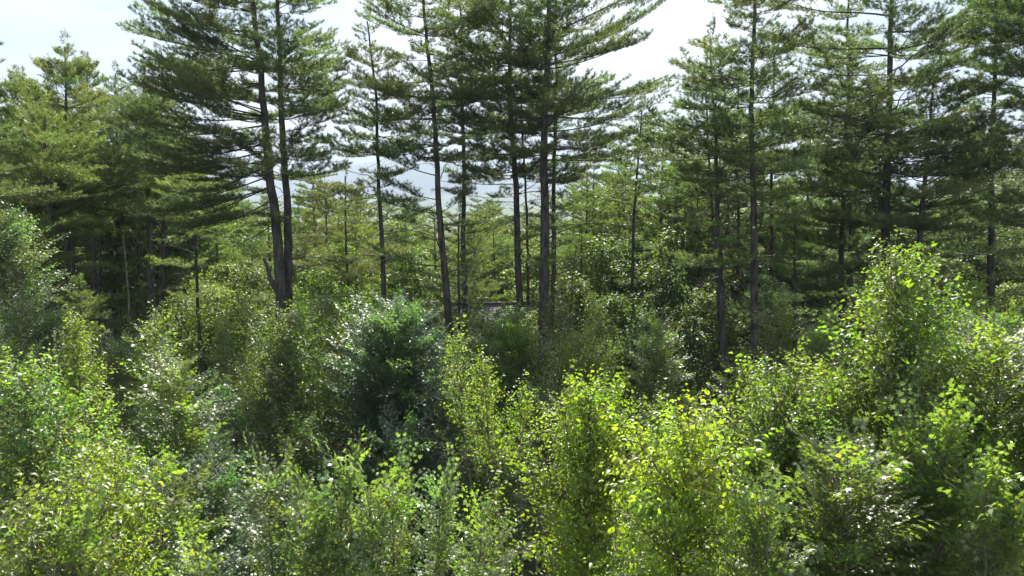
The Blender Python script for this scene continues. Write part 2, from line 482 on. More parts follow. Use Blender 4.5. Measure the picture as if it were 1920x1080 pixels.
# ---- the pine row
YL = (1.5, 1.38, 1.0); DK = (1.0, 1.05, 1.0); MD = (1.05, 1.06, .95)
p1, _, tr1 = pine("big double-trunked pine whose long dark boughs reach out to the left", [(530, 600), (515, 400), (500, 250), (483, 100), (474, 0)], 26, .50, 21.5, 330, 3.5,
     bias=.18, bias_az=math.pi, dead=20, seed=1, density=1.85, second=[(543, 600), (538, 400), (531, 250), (524, 100), (518, 0)], gap=.58,
     extra=[(235, 180, 4.6, -6), (300, 190, 4.3, -10), (270, 175, 4.9, -8), (350, 200, 4.6, -16), (330, 170, 4.0, -12), (385, 215, 3.4, -14), (100, 185, 4.6, 6), (130, 170, 4.6, 0), (60, 180, 4.0, 10), (420, 160, 2.6, -20), (285, 205, 4.6, -12), (310, 165, 4.3, -14), (350, 178, 4.2, -18), (260, 195, 4.4, -8), (375, 192, 3.6, -20)], dead_low=560)
# broken stub low on its trunk
w = Wood(); w.tube([(0, 0, 0), (-.28, 0, .42), (-.40, .02, .95), (-.52, .02, 1.25)], [.15, .11, .075, .05], 8, True, .08)
w.tube([(-.33, 0, .6), (-.20, -.1, .95)], [.05, .03], 6)
o = link("broken_stub", w.mesh("broken_stub", M_PBARK), p1); o.location = at(522, 545, 26) - p1.location
pine("slender pine with its whole pointed top in view, right of the double-trunked pine", [(719, 590), (714, 400), (705, 200), (690, 40)], 28, .27, None, 350, 2.2, dead=14, seed=2, gap=.50, density=1.0, low_env=.8, dead_low=540)
pine("dark pine with two thick upswept bare limbs beside its trunk", [(840, 600), (825, 400), (818, 300), (808, 150), (795, 0)], 27, .35, 20, 300, 3.0, dead=16, seed=3, density=1.1, gap=.55,
     extra=[(400, 175, 2.6, 14), (375, 200, 2.3, 18), (330, 185, 2.6, 22), (400, 10, 1.6, 35), (500, 180, 3.2, 12), (420, 30, 1.8, 0)], dead_low=560)
pine("thin straight pine standing behind the gap right of the pine with upswept limbs", [(870, 520), (869, 300), (866, 100), (862, 0)], 34, .32, 22, 300, 3.0, dead=12, seed=4, density=1.0, dead_low=480)
pine("dark straight pine just left of the thickest trunk", [(976, 570), (966, 350), (958, 200), (955, 0)], 28, .36, 20.5, 330, 3.1, dead=16, seed=5, density=1.2, gap=.55, bias=.15, bias_az=math.pi, dead_low=540,
     extra=[(320, 185, 2.2, -10), (345, 190, 2.6, 5)])
pine("very thin reddish pine pole close behind the dark straight pine", [(990, 500), (985, 350), (978, 200)], 31, .16, 15.5, 230, 1.2, dead=8, seed=6, density=.8, bark=(1.2, 1.0, .9))
pine("thickest single pine with long boughs sweeping up to the right into the sky", [(1020, 650), (1021, 400), (1022, 200), (1030, 0)], 26, .48, 21.5, 345, 3.2, dead=22, seed=7, density=1.1, gap=.60, bias=.22, bias_az=0,
     extra=[(105, 5, 4.6, 24), (60, -8, 4.8, 22), (130, 12, 3.6, 20), (185, 0, 4.6, 3), (215, -10, 4.8, 0), (300, 5, 4.3, 2), (270, 10, 3.6, 0), (190, 180, 3.6, 3), (175, 170, 4.2, 0), (290, 184, 2.6, 0)], dead_low=600)
pine("reddish pine trunk directly behind the thickest pine", [(1036, 570), (1040, 300), (1043, 100)], 31, .28, 20, 330, 2.6, dead=10, seed=8, bark=(1.25, 1.0, .9), density=.9)
pine("slender young pine standing alone in the bright gap right of the thickest pine", [(1181, 645), (1187, 450), (1196, 300), (1203, 205)], 30, .20, None, 360, 2.2, dead=12, seed=9, color=MD, density=1.0, gap=.42, dead_low=560)
pine("pine with a tall narrow trunk at the left of the group beside the bright gap", [(1358, 700), (1350, 500), (1344, 350), (1335, 130), (1332, 70)], 25, .28, None, 360, 2.5, dead=18, seed=10, color=MD, density=1.1, gap=.5, bias=.2, bias_az=math.pi, dead_low=560,
     extra=[(265, 178, 3.2, -2), (240, 185, 2.8, 4)])
pine("thin pine leaning against its taller neighbour beside the bright gap", [(1346, 530), (1330, 330), (1325, 180), (1322, 120)], 27.5, .17, None, 300, 1.7, dead=8, seed=11, density=.9)
pine("dark pine whose bare trunk runs down to the bright scrub", [(1417, 740), (1412, 400), (1410, 200), (1414, 0)], 24, .32, 19.5, 380, 2.8, dead=18, seed=12, density=1.2, gap=.55, dead_low=600, bias=.1, bias_az=math.pi)
pine("short reddish pine trunk seen between two darker trunks", [(1384, 570), (1383, 320), (1383, 200)], 32, .22, 15, 380, 2.4, dead=8, seed=13, bark=(1.25, 1.0, .9))
pine("thin dark pine pole just right of the pine with the bare trunk", [(1443, 650), (1447, 340), (1450, 150)], 30, .22, 16.5, 400, 2.6, dead=8, seed=14)
pine("tall pine with wide flat tiers of boughs on both sides", [(1656, 610), (1660, 480), (1664, 250), (1673, 0)], 25, .42, 20.5, 420, 3.5, dead=10, seed=15, density=1.35, gap=.60, low_env=.7,
     extra=[(95, 8, 5.0, 16), (60, 0, 5.0, 8), (150, 0, 3.9, 14), (30, 176, 4.6, 8), (90, 185, 4.9, 0), (170, 180, 5.0, -14), (200, 182, 4.9, -10), (250, 175, 5.0, -16), (300, 5, 4.0, -3), (140, 183, 3.6, 4)], dead_low=600)
pine("crooked pine leaning right with bare limbs rising out of its fork", [(1718, 570), (1728, 400), (1742, 250)], 24, .34, 13.6, 330, 2.7, dead=16, seed=16, density=1.1, bias=.25, bias_az=0, dead_low=520, gap=.5,
     extra=[(400, 5, 3.6, 42), (380, -10, 3.4, 30), (350, 10, 3.2, 35), (470, 175, 1.8, 35), (300, 178, 3.0, 0)])
pine("shadowy pine with dense low boughs below the wide-tiered pine", [(1575, 650), (1578, 450), (1590, 190)], 28, .30, 15.5, 600, 3.0, dead=4, seed=17, color=DK, density=1.2, gap=.5, low_env=.5)
pine("dark young pine filling the shade left of the tall birch", [(1490, 640), (1490, 420)], 27, .2, None, 610, 2.2, dead=3, seed=18, color=DK, density=1.1, gap=.45)
pine("pine at the right edge with drooping dark boughs down to the scrub", [(1857, 640), (1858, 400), (1864, 150)], 27, .33, 19, 560, 3.4, dead=6, seed=19, color=DK, density=1.2, gap=.58)
pine("pine cut off by the right edge of the picture", [(1960, 640), (1962, 300), (1965, 0)], 23, .36, 19, 480, 3.3, dead=6, seed=20, color=DK, density=1.2, gap=.58, extra=[(20, 180, 3.0, 8), (60, 178, 2.8, 5)])
pine("half-hidden pine behind the left boughs of the wide-tiered pine", [(1595, 420), (1592, 200), (1590, 60)], 31, .3, 20, 330, 2.9, dead=6, seed=21, density=1.0)
pine("young pine clasping the foot of the pine with upswept limbs", [(858, 620), (861, 430), (863, 400)], 29, .14, None, 600, 1.7, dead=4, seed=22, color=MD, density=1.0, gap=.40, low_env=.6)
pine("open brownish pine filling the space between the double trunk and the slender pine", [(655, 600), (650, 450), (646, 330)], 33, .2, 10.8, 520, 2.6, dead=8, seed=23, color=(1.25, 1.05, .8), density=.9, gap=.5)

# ---- the pine stand on the left
pine("left-edge pine of which only the tips of two boughs show against the sky", [(-130, 500), (-130, 100)], 21, .4, 18.5, 560, 2.9, dead=4, top_el=42, seed=31, color=MD, density=1.49)
pine("broad pale green pine with the tallest rounded top in the left stand", [(128, 640), (126, 350), (122, 110), (120, 88)], 33, .34, None, 420, 3.0, dead=6, top_el=42, seed=32, color=YL, density=1.69, gap=0.44, low_env=.8)
pine("pine with a ragged top at the far left of the left stand", [(42, 640), (40, 350), (38, 150)], 30, .34, None, 480, 3.3, dead=5, top_el=42, seed=33, color=YL, density=1.62, gap=0.44)
pine("pine with a blunt bushy top, second from the tallest in the left stand", [(178, 620), (172, 350), (163, 118)], 38, .32, None, 410, 3.0, dead=8, top_el=42, seed=34, color=MD, density=1.62, gap=0.47)
pine("dark bluish pine in the middle of the left stand", [(225, 620), (220, 350), (216, 138)], 42, .32, None, 400, 3.0, dead=8, top_el=42, seed=35, color=DK, density=1.49, gap=0.51)
pine("pine with a bare sunlit lower trunk at the right side of the left stand", [(286, 600), (280, 420), (272, 260), (270, 148)], 33, .34, None, 385, 2.6, dead=8, top_el=42, seed=36, color=MD, density=1.49, gap=0.44, bark=(1.25, 1.2, 1.15))
pine("pine with a pale straight trunk beside the sunlit trunk in the left stand", [(304, 600), (306, 430), (312, 280), (318, 170)], 36, .32, None, 400, 2.4, dead=8, top_el=42, seed=37, color=MD, density=1.35, gap=0.47, bark=(1.25, 1.2, 1.15))
pine("scrawny pine with a thin bent trunk between the left stand and the double trunk", [(376, 660), (370, 520), (364, 420), (362, 290)], 29, .17, None, 430, 1.7, dead=12, top_el=42, seed=38, color=YL, density=1.22, gap=0.38, dead_low=600)
pine("bushy pine with bright yellow-green boughs in the front of the left stand", [(96, 640), (92, 400), (84, 215)], 28, .28, None, 440, 3.4, dead=4, top_el=42, seed=39, color=YL, density=1.62, gap=0.44, bias=.25, bias_az=0)
pine("small flat-topped pine below the bright boughs of the left stand", [(85, 640), (82, 500), (80, 430)], 27, .16, None, 610, 1.9, dead=2, top_el=42, seed=40, color=YL, density=1.35, gap=0.41)
pine("low pine with fan-like boughs in front of the dark gap of the left stand", [(150, 640), (148, 545)], 25, .12, None, 640, 1.5, dead=1, top_el=42, seed=41, color=YL, density=1.35, gap=0.36)
pine("pine with a long yellow-green side bough above the dark gap of the left stand", [(140, 600), (137, 400), (134, 260)], 31, .26, None, 420, 2.6, dead=3, top_el=42, seed=42, color=YL, density=1.35, gap=0.51, extra=[(330, 5, 4.2, -8), (380, 0, 4.0, -6), (300, -5, 4.0, 0)])
pine("pine closing the left stand towards the double trunk", [(330, 560), (335, 400), (345, 230)], 42, .26, None, 470, 3.0, dead=4, top_el=42, seed=43, color=MD, density=1.49, gap=0.47)

# bare trunks in the shade of the left stand
def bare_trunk(label, pts, Y, dia, mat=M_PBARK, seed=0, name="bare_trunk"):
    P = [at(x, y, Y) for x, y in pts]; P.sort(key=lambda p: p.z)
    b = Vector((P[0].x, Y, ground_z(P[0].x, Y) - .1)); P.insert(0, b)
    root = thing(name, label, "tree", b)
    me, X = trunk_mesh(P, dia * .55, dia * .2, 8, mat, seed=seed)
    link("trunk", me, root)
    rr = random.Random(seed)
    for i in range(7):
        z = rr.uniform(b.z + 2, P[-1].z); dm, L = rr.choice(DEAD_LIB)
        c = Vector((float(np.interp(z, X[:, 2], X[:, 0])), float(np.interp(z, X[:, 2], X[:, 1])), z))
        link("dead_branch", dm, root, bmatrix(c - b, rr.uniform(0, 6.28), rr.uniform(-.3, .5), 0, rr.uniform(.4, .7)))
    return root
bare_trunk("thin crooked pale dead trunk in the dark gap of the left stand", [(243, 640), (240, 560), (236, 500), (232, 440)], 30, .11, M_GREYBARK, 3)
bare_trunk("dark bare trunk left of the pale dead one in the left stand", [(182, 600), (180, 500), (178, 380)], 34, .26, seed=5)
bare_trunk("paler trunk touching the dark bare one in the left stand", [(190, 600), (188, 480), (187, 400)], 36, .2, seed=6)
bare_trunk("dark trunk at the left end of the shaded gap", [(138, 590), (133, 470), (128, 360)], 34, .3, seed=7)
bare_trunk("thin dark trunk just left of the sunlit pine trunk", [(258, 600), (256, 500), (254, 420)], 37, .2, seed=8)
bare_trunk("shaded trunk at the far left behind the silvery leaves", [(38, 620), (36, 500), (34, 400)], 33, .3, seed=9)
bare_trunk("distant grey trunk seen through the gap left of the thickest pine", [(928, 560), (927, 480), (926, 430)], 40, .14, seed=10)
bare_trunk("thin dead sapling with side twigs right of the thickest pine", [(1068, 620), (1072, 540), (1082, 460)], 27, .09, seed=11)

# ------------------------------------------------------------------ broadleaf sprays
LEAF_RAND = np.random.default_rng(99)
def spray(L, kind, seed, leaf=.075, far=False, as_list=False):
    """leafy branch along +x. kind: birch (hanging), maple (flat), scrub"""
    g = np.random.default_rng(seed); w = Wood(); lv = Leaves()
    n = 8; t = np.linspace(0, 1, n)
    curl = g.uniform(-.10, .10)
    ax = np.stack([L * t, curl * L * np.sin(t * 3), .05 * L * np.sin(t * 3) - (.10 if kind == 'birch' else .02) * L * t ** 2.2], 1)
    w.tube(ax, (.0055 * L + .0035) * (1 - .8 * t), 4)
    tg = norm(np.gradient(ax, axis=0))
    P, D, U, S = [], [], [], []
    step = .070 if L < 2 else .10
    k2 = int(L * .92 / step); start = .10
    for i in range(k2 + 1):
        tt = start + (1 - start) * (i + g.uniform(0, 1)) / (k2 + 1)
        if i == k2: tt = .99
        b = np.array([np.interp(tt, t, ax[:, k]) for k in range(3)]); d0 = norm(np.array([np.interp(tt, t, tg[:, k]) for k in range(3)]))
        th = i * 2.4 + g.uniform(-.5, .5)
        lat = np.array([0, math.cos(th), math.sin(th) * (.22 if kind != 'birch' else .70)])
        l2 = L * g.uniform(.16, .34) * (1.15 - .75 * tt) + .06
        d = norm(d0 * g.uniform(.6, 1.1) + lat * (1.0 if i < k2 else .1) + np.array([0, 0, .12]))
        m = 4; q = np.linspace(0, 1, m)
        dr = -.22 if kind == 'birch' else .05
        pts = b + d * l2 * q[:, None] + np.array([0, 0, dr * l2]) * (q ** 2)[:, None]
        w.tube(pts, (.0022 + .0015 * l2) * (1 - .6 * q), 3, cap=False)
        gap_ = leaf * (.62 if kind != 'maple' else .85)
        k3 = max(2, int(l2 / gap_))
        for j in range(k3 + 1):
            qq = .1 + .9 * j / k3
            c = np.array([np.interp(qq, q, pts[:, k]) for k in range(3)])
            sd_ = (-1) ** j; lat2 = norm(np.cross(d, [0, 0, 1]) + 1e-6) * sd_
            rep = 2 if kind == 'maple' else 1
            for r_ in range(rep):
                if r_: lat2 = -lat2
                if kind == 'birch':
                    dd = norm(d * g.uniform(.1, .8) + lat2 * g.uniform(.3, 1.0) + np.array([0, 0, -g.uniform(.25, 1.35)]) + g.normal(size=3) * .25)
                    uu = norm(np.array([0, 0, .8]) + d * .3 + g.normal(size=3) * .55)
                elif kind == 'maple':
                    dd = norm(d * g.uniform(.3, 1.0) + lat2 * g.uniform(.5, 1.0) + np.array([0, 0, -g.uniform(.0, .75)]) + g.normal(size=3) * .2)
                    uu = norm(np.array([0, 0, 1.0]) + g.normal(size=3) * .24)
                else:
                    dd = norm(d * g.uniform(.3, 1.0) + lat2 * g.uniform(.4, 1.0) + np.array([0, 0, -g.uniform(-.1, .7)]) + g.normal(size=3) * .25)
                    uu = norm(np.array([0, 0, 1.0]) + g.normal(size=3) * .42)
                pet = leaf * g.uniform(.3, .7)
                P.append(c + dd * pet); D.append(dd); U.append(uu); S.append(leaf * g.uniform(.5, 1.35) * (1 if qq < .9 else .75))
    P, D, U, S = map(np.array, (P, D, U, S))
    c = np.clip(g.beta(2.2, 2.2, len(P)) + .15 * (P[:, 0] / L - .5), 0, .93)
    c[g.random(len(P)) < .006] = 1.0
    if as_list:
        return w, (P, D, U, S)
    tv, tt_ = {'birch': OV, 'maple': MA, 'scrub': OV}[kind] if not far else DI
    lv.add(tv, tt_, P, D, U, S, c)
    return w, lv
SPRAYS = {}
def make_sprays(key, kind, leaf, mat, sizes, far=False):
    SPRAYS[key] = {}
    for L, nv in sizes:
        SPRAYS[key][L] = []
        for k in range(nv):
            w, lv = spray(L, kind, hash((kind, int(L * 100), k)) % 100000 if False else int(L * 1000) + k * 17 + len(key) * 331, leaf, far)
            SPRAYS[key][L].append((w.mesh("branch", M_DBARK), lv.mesh("foliage", mat, True), L))
make_sprays('birch', 'birch', .058, M_BIRCH, ((.6, 4), (1.0, 5), (1.6, 5), (2.4, 3)))
make_sprays('maple', 'maple', .066, M_MAPLE, ((.6, 4), (1.0, 5), (1.6, 4), (2.4, 3)))
make_sprays('scrub', 'scrub', .075, M_BIRCH, ((.6, 3), (1.0, 4), (1.6, 4), (2.4, 3)), far=True)
make_sprays('mscrub', 'scrub', .08, M_MAPLE, ((.6, 3), (1.0, 4), (1.6, 4), (2.4, 3)), far=True)
# sprays whose leaves stay single objects, for the trees that stand nearest
LEAF_MESH = {}
for key, (tv, tt) in (('birch', OV), ('maple', MA)):
    LEAF_MESH[key] = []
    for k, c in enumerate((.25, .5, .7, .88, .97)):
        LEAF_MESH[key].append(tri_mesh("leaf", tv + LEAF_RAND.normal(size=tv.shape) * .015, tt, [c] * len(tt), M_BIRCH if key == 'birch' else M_MAPLE)); LEAF_MESH[key][-1].polygons.foreach_set('use_smooth', np.ones(len(tt), dtype=bool))
LOOSE = {}
for key in ('birch', 'maple'):
    LOOSE[key] = []
    for k in range(3):
        w, arr = spray(.55, key, 900 + k, 0.072 if key == 'birch' else .070, as_list=True)
        P, D, U, S = arr
        D = norm(D); Yx = norm(np.cross(U, D)); Z = np.cross(D, Yx)
        mats = []
        for i in range(len(P)):
            m = Matrix(((D[i][0], Yx[i][0], Z[i][0], 0), (D[i][1], Yx[i][1], Z[i][1], 0), (D[i][2], Yx[i][2], Z[i][2], 0), (0, 0, 0, 1)))
            mats.append(Matrix.Translation(P[i]) @ m @ Matrix.Scale(float(S[i]), 4))
        LOOSE[key].append((w.mesh("branch", M_DBARK), mats))

def broadleaf(label, top, Y, width, kind, color=(1, 1, 1), bottom=None, n=60, seed=0, cat="tree", name="young_birch", group=None, shape='egg', lean=(0, 0),
              hero=0, dia=.06, stems=1, start=None, el=(25, 65), spread_y=1.0):
    """a young broadleaf tree: top = (px, py) of its tip, width in pixels, bottom = py where its leaves stop"""
    rr = random.Random(seed * 13 + 7)
    T = at(top[0], top[1], Y); gz = ground_z(T.x, Y) - .05
    zb = at(960, bottom, Y).z if bottom else gz + .6
    zb = max(zb, gz + .25)
    Rw = width / FOC * Y / 2
    base = Vector((T.x - lean[0], Y - lean[1], gz))
    root = thing(name, label, cat, base, group)
    tops = [T]
    for s in range(1, stems):
        tops.append(T + Vector(((s * 2 - stems + .4) / stems * Rw * .9 * (-1) ** s, rr.uniform(-.5, .5) * Rw, -rr.uniform(.05, .5) * min(1.2, Rw))))
    H = T.z - gz
    loose_left = hero
    per = int(n * 1.5) // stems
    for si, tp in enumerate(tops):
        mid = base.lerp(tp, .5) + Vector((rr.uniform(-.05, .05), rr.uniform(-.05, .05), 0)) * H * .3
        pts = [base, base.lerp(mid, .5) + Vector((rr.uniform(-.04, .04), 0, 0)), mid, mid.lerp(tp, .5) + Vector((rr.uniform(-.03, .03), 0, 0)), tp]
        w = Wood(); w.tube([tuple(p - base) for p in pts], [dia * .5, dia * .44, dia * .33, dia * .2, .004], 7, True, .03)
        link("trunk" if si == 0 else "trunk", w.mesh("trunk", M_DBARK), root)
        zs = np.array([p.z for p in pts]); xs_ = np.array([p.x for p in pts]); ys_ = np.array([p.y for p in pts])
        az = rr.uniform(0, 6.28); ztop = tp.z; hh = ztop - zb
        for i in range(per):
            u = (i + rr.random()) / per
            u = 1 - (1 - u) ** 1.0
            z = zb + hh * u * .985
            az += 2.399 + rr.uniform(-.4, .4)
            if shape == 'egg': env = math.sin(min(1, (1 - u) * 1.05 + .06) ** .62 * math.pi * .62) / 1.0
            elif shape == 'cone': env = .12 + .88 * (1 - u) ** .8
            elif shape == 'column': env = .55 + .3 * math.sin(u * 3) if u < .85 else .4
            else: env = math.sqrt(max(0.03, 1 - (2 * u - .9) ** 2 * .85))
            r_ = Rw * env * rr.uniform(.55, 1.12) / (1 if stems == 1 else 2.3)
            elev = math.radians((el[0] + (el[1] - el[0]) * u) * (1 if kind == 'birch' or stems > 1 else .72) + rr.uniform(-14, 14))
            ln = max(.38, r_ / math.cos(min(elev, 1.05)) )
            ln = min(ln, 3.0)
            c = Vector((float(np.interp(z, zs, xs_)), float(np.interp(z, zs, ys_)), z - ln * math.sin(elev) * .45))
            if c.z < gz + .1: c.z = gz + .1
            c.x = float(np.interp(c.z, zs, xs_)); c.y = float(np.interp(c.z, zs, ys_))
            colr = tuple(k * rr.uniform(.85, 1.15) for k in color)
            toward = (-math.sin(az) > -.2)
            if loose_left > 10 and (u > .55 and toward or u > .9):
                key = 'birch' if 'birch' in kind or kind == 'scrub' else 'maple'
                wm, mats = rr.choice(LOOSE[key])
                off = Vector((math.cos(az), math.sin(az), 0)) * max(0, (r_ - .45)) * .8
                b = link("branch", wm, root, bmatrix(c - base + off + Vector((0, 0, ln * math.sin(elev) * .5)), az, elev * .8, rr.uniform(-1, 1), rr.uniform(.9, 1.2)))
                for mm in mats[:loose_left]:
                    link("leaf", rr.choices(LEAF_MESH[key], (3, 4, 4, 3, .15))[0], b, mm, colr)
                loose_left -= len(mats)
            lib = SPRAYS[kind]
            Lk = min(lib, key=lambda q: abs(math.log(q / ln)))
            wm, fm, L = rr.choice(lib[Lk])
            b = link("branch", wm, root, bmatrix(c - base, az, elev, rr.uniform(-3, 3) if kind == 'birch' else rr.uniform(-.45, .45), ln / L))
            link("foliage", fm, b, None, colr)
        wm, fm, L = rr.choice(SPRAYS[kind][.6])
        b = link("branch", wm, root, bmatrix(tp - base - Vector((0, 0, .32)), az, 1.35, 0, 1)); link("foliage", fm, b, None, color)
    return root

# ------------------------------------------------------------------ foreground and middle broadleaf trees
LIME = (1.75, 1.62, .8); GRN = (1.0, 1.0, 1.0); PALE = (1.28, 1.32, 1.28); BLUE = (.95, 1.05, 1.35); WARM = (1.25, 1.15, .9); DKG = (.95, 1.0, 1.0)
B = broadleaf
B("tall birch with big drooping leaves rising highest out of the right-hand thicket", (1690, 480), 8.2, 560, 'birch', (1.15, 1.12, .95), 1150, 175, 1, hero=290, dia=.08, shape='cone', el=(20, 60))
B("glossy maple sapling at the right edge with pale glittering leaves", (1880, 632), 8.0, 380, 'maple', PALE, 1150, 80, 2, name="young_maple", hero=200, el=(35, 70))
B("maple sapling low at the right with white-shining leaves", (1780, 780), 6.6, 400, 'maple', PALE, 1250, 76, 3, name="young_maple", hero=260, el=(35, 70), stems=2)
B("birch shoulder on the left side of the tall right birch", (1495, 712), 8.3, 320, 'birch', (1.15, 1.12, .95), 1180, 110, 4, hero=140, el=(25, 60))
B("leafy maple sapling in front of the tall right birch near the bottom edge", (1590, 850), 6.7, 320, 'maple', (1.15, 1.15, 1.15), 1250, 60, 5, name="young_maple", hero=100)
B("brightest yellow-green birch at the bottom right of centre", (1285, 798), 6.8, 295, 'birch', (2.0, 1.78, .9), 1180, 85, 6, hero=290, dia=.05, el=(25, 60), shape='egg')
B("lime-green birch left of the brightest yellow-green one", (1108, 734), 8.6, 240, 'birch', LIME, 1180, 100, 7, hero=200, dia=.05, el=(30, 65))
B("dull green birch behind the brightest yellow-green one", (1225, 765), 8.6, 150, 'birch', GRN, 1100, 45, 8, el=(30, 65))
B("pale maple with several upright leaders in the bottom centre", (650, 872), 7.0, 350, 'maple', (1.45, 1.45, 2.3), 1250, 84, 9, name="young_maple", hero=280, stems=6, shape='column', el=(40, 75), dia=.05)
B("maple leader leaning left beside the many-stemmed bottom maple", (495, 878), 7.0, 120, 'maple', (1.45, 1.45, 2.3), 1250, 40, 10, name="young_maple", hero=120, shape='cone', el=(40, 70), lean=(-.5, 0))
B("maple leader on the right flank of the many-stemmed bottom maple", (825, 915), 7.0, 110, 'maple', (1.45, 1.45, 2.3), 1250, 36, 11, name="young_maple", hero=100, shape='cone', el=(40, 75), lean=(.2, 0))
B("slim sapling between the bottom maple and the lime-green birch", (920, 935), 6.8, 110, 'birch', (1.3, 1.25, .9), 1200, 34, 12, shape='cone', hero=60)
B("tip of a maple just poking over the bottom edge left of the bottom maple", (372, 1042), 6.2, 80, 'maple', PALE, 1250, 14, 13, name="young_maple", shape='cone')
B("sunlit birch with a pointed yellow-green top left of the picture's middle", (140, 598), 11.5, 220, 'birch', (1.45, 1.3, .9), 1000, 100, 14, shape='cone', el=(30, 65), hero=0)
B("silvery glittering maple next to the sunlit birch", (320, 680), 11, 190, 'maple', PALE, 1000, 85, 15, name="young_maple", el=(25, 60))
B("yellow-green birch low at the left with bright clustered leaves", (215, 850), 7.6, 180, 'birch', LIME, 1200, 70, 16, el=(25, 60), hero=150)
B("hazy pale birch thicket tree at the lower left edge", (40, 690), 8.8, 250, 'birch', (1.3, 1.3, 2.0), 1200, 95, 17, el=(25, 60))
B("low sapling in the bottom left corner with mixed yellow leaves", (90, 930), 6.4, 300, 'birch', (1.35, 1.2, .95), 1250, 60, 18, el=(25, 60), hero=100)
B("narrow maple leader at the left foot of the many-stemmed bottom maple", (575, 955), 6.8, 120, 'maple', PALE, 1250, 30, 60, name="young_maple", hero=60, shape='cone', el=(45, 75))
B("narrow maple leader in the middle of the many-stemmed bottom maple's front", (735, 925), 6.6, 110, 'maple', PALE, 1250, 30, 61, name="young_maple", hero=60, shape='cone', el=(45, 75))
B("small maple leader at the bottom edge between two birches", (900, 985), 6.2, 100, 'maple', (1.3, 1.3, 1.1), 1250, 20, 62, name="young_maple", shape='cone', el=(45, 75))
B("silvery maple with bright upturned leaves in the lower right corner", (1860, 905), 6.0, 260, 'maple', PALE, 1300, 44, 63, name="young_maple", hero=120, stems=3, el=(40, 75))
B("glossy sapling at the bottom edge right of the brightest birch", (1440, 960), 6.2, 230, 'maple', (1.25, 1.3, 1.25), 1300, 40, 64, name="young_maple", hero=100, stems=2, el=(40, 70))
B("pale glittering maple in the bottom left corner's hazy thicket", (150, 1000), 6.0, 240, 'maple', PALE, 1300, 36, 65, name="young_maple", hero=60, stems=2)
B("pale maple behind the low yellow-green birch on the left", (120, 770), 9.5, 200, 'maple', PALE, 1100, 56, 66, name="young_maple", stems=2)
B("small light green birch behind the silvery maple", (292, 598), 15, 110, 'scrub', (1.3, 1.25, .95), 800, 45, 19)
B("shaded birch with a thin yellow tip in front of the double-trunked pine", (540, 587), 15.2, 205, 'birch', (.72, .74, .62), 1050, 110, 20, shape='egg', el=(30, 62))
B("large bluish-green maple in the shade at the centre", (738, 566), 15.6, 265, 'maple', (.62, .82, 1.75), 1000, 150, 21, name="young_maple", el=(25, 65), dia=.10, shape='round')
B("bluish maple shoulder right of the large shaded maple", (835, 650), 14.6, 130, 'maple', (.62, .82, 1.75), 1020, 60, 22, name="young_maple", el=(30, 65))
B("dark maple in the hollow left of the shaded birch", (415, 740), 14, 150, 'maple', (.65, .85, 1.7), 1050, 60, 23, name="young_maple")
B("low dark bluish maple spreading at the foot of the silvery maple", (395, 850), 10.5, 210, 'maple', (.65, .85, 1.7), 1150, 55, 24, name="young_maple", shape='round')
B("thin yellow-green birch leaning left over the dark maple", (848, 636), 11, 70, 'birch', LIME, 800, 24, 25, shape='column', lean=(-.9, 0))
B("bright birch bough tips stepping down to the right of the leaning birch", (905, 680), 10.6, 120, 'birch', LIME, 860, 34, 26, shape='cone', lean=(-.5, 0))
B("small lime sapling beside the stepping birch tips", (975, 735), 10.2, 80, 'birch', LIME, 880, 20, 27, shape='cone')
B("yellowish birch below the slender lone pine", (1120, 565), 17, 150, 'birch', (1.35, 1.25, .85), 800, 75, 28, shape='cone', el=(30, 60))
B("olive birch spreading at the foot of the yellowish one", (1085, 640), 15.5, 180, 'birch', (1.1, 1.0, .8), 860, 60, 29, shape='round')
B("pale maple with white-lit leaves below the lone pine", (1235, 602), 17, 130, 'maple', PALE, 800, 55, 30, name="young_maple", shape='round')
B("silvery maple behind the leaning yellow-green birch", (962, 590), 18, 130, 'maple', PALE, 800, 60, 31, name="young_maple")
B("grey-green maple right of the large shaded maple", (915, 615), 19, 110, 'maple', (.95, 1.0, 1.15), 800, 45, 32, name="young_maple")
B("dark maple between the lime-green birch and the scrub behind", (1010, 720), 14, 110, 'maple', BLUE, 950, 45, 33, name="young_maple")
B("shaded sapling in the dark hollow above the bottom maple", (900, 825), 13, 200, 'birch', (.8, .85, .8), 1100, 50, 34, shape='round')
B("dark sapling at the foot of the bare-trunked pine", (1290, 745), 16, 150, 'maple', DKG, 950, 55, 35, name="young_maple", shape='round')
B("bushy sapling between the bare pine trunks", (1390, 690), 16, 150, 'maple', (.9, .95, .9), 900, 45, 36, name="young_maple", shape='round')
B("twiggy bright sapling right of the bare-trunked pine", (1465, 560), 18, 110, 'maple', WARM, 760, 40, 37, name="young_maple", shape='round')
B("white-lit sapling in front of the shadowy pine", (1540, 620), 17, 150, 'maple', PALE, 800, 50, 38, name="young_maple", shape='round')
B("bluish sapling behind the silvery maple on the left", (225, 640), 17, 160, 'maple', BLUE, 850, 50, 39, name="young_maple", shape='round')
B("silvery-leaved tree at the left edge below the pine stand", (12, 395), 22, 150, 'mscrub', (1.1, 1.12, 2.4), 620, 90, 40, name="poplar_tree", shape='round')
B("dark bluish broadleaf tree below the silvery-leaved one", (30, 570), 18, 230, 'mscrub', BLUE, 800, 70, 41, name="young_maple", shape='round')
B("grey-green sapling left of the sunlit birch's tip", (-10, 640), 14, 200, 'maple', (.95, 1.0, 1.1), 950, 55, 42, name="young_maple", shape='round')
B("small shaded sapling right of the silvery maple's top", (420, 600), 19, 110, 'scrub', (1.1, 1.1, .9), 780, 45, 43, shape='cone')
B("tangled light green sapling left of the double-trunked pine's foot", (455, 560), 22, 130, 'scrub', (1.2, 1.15, .9), 760, 55, 44)
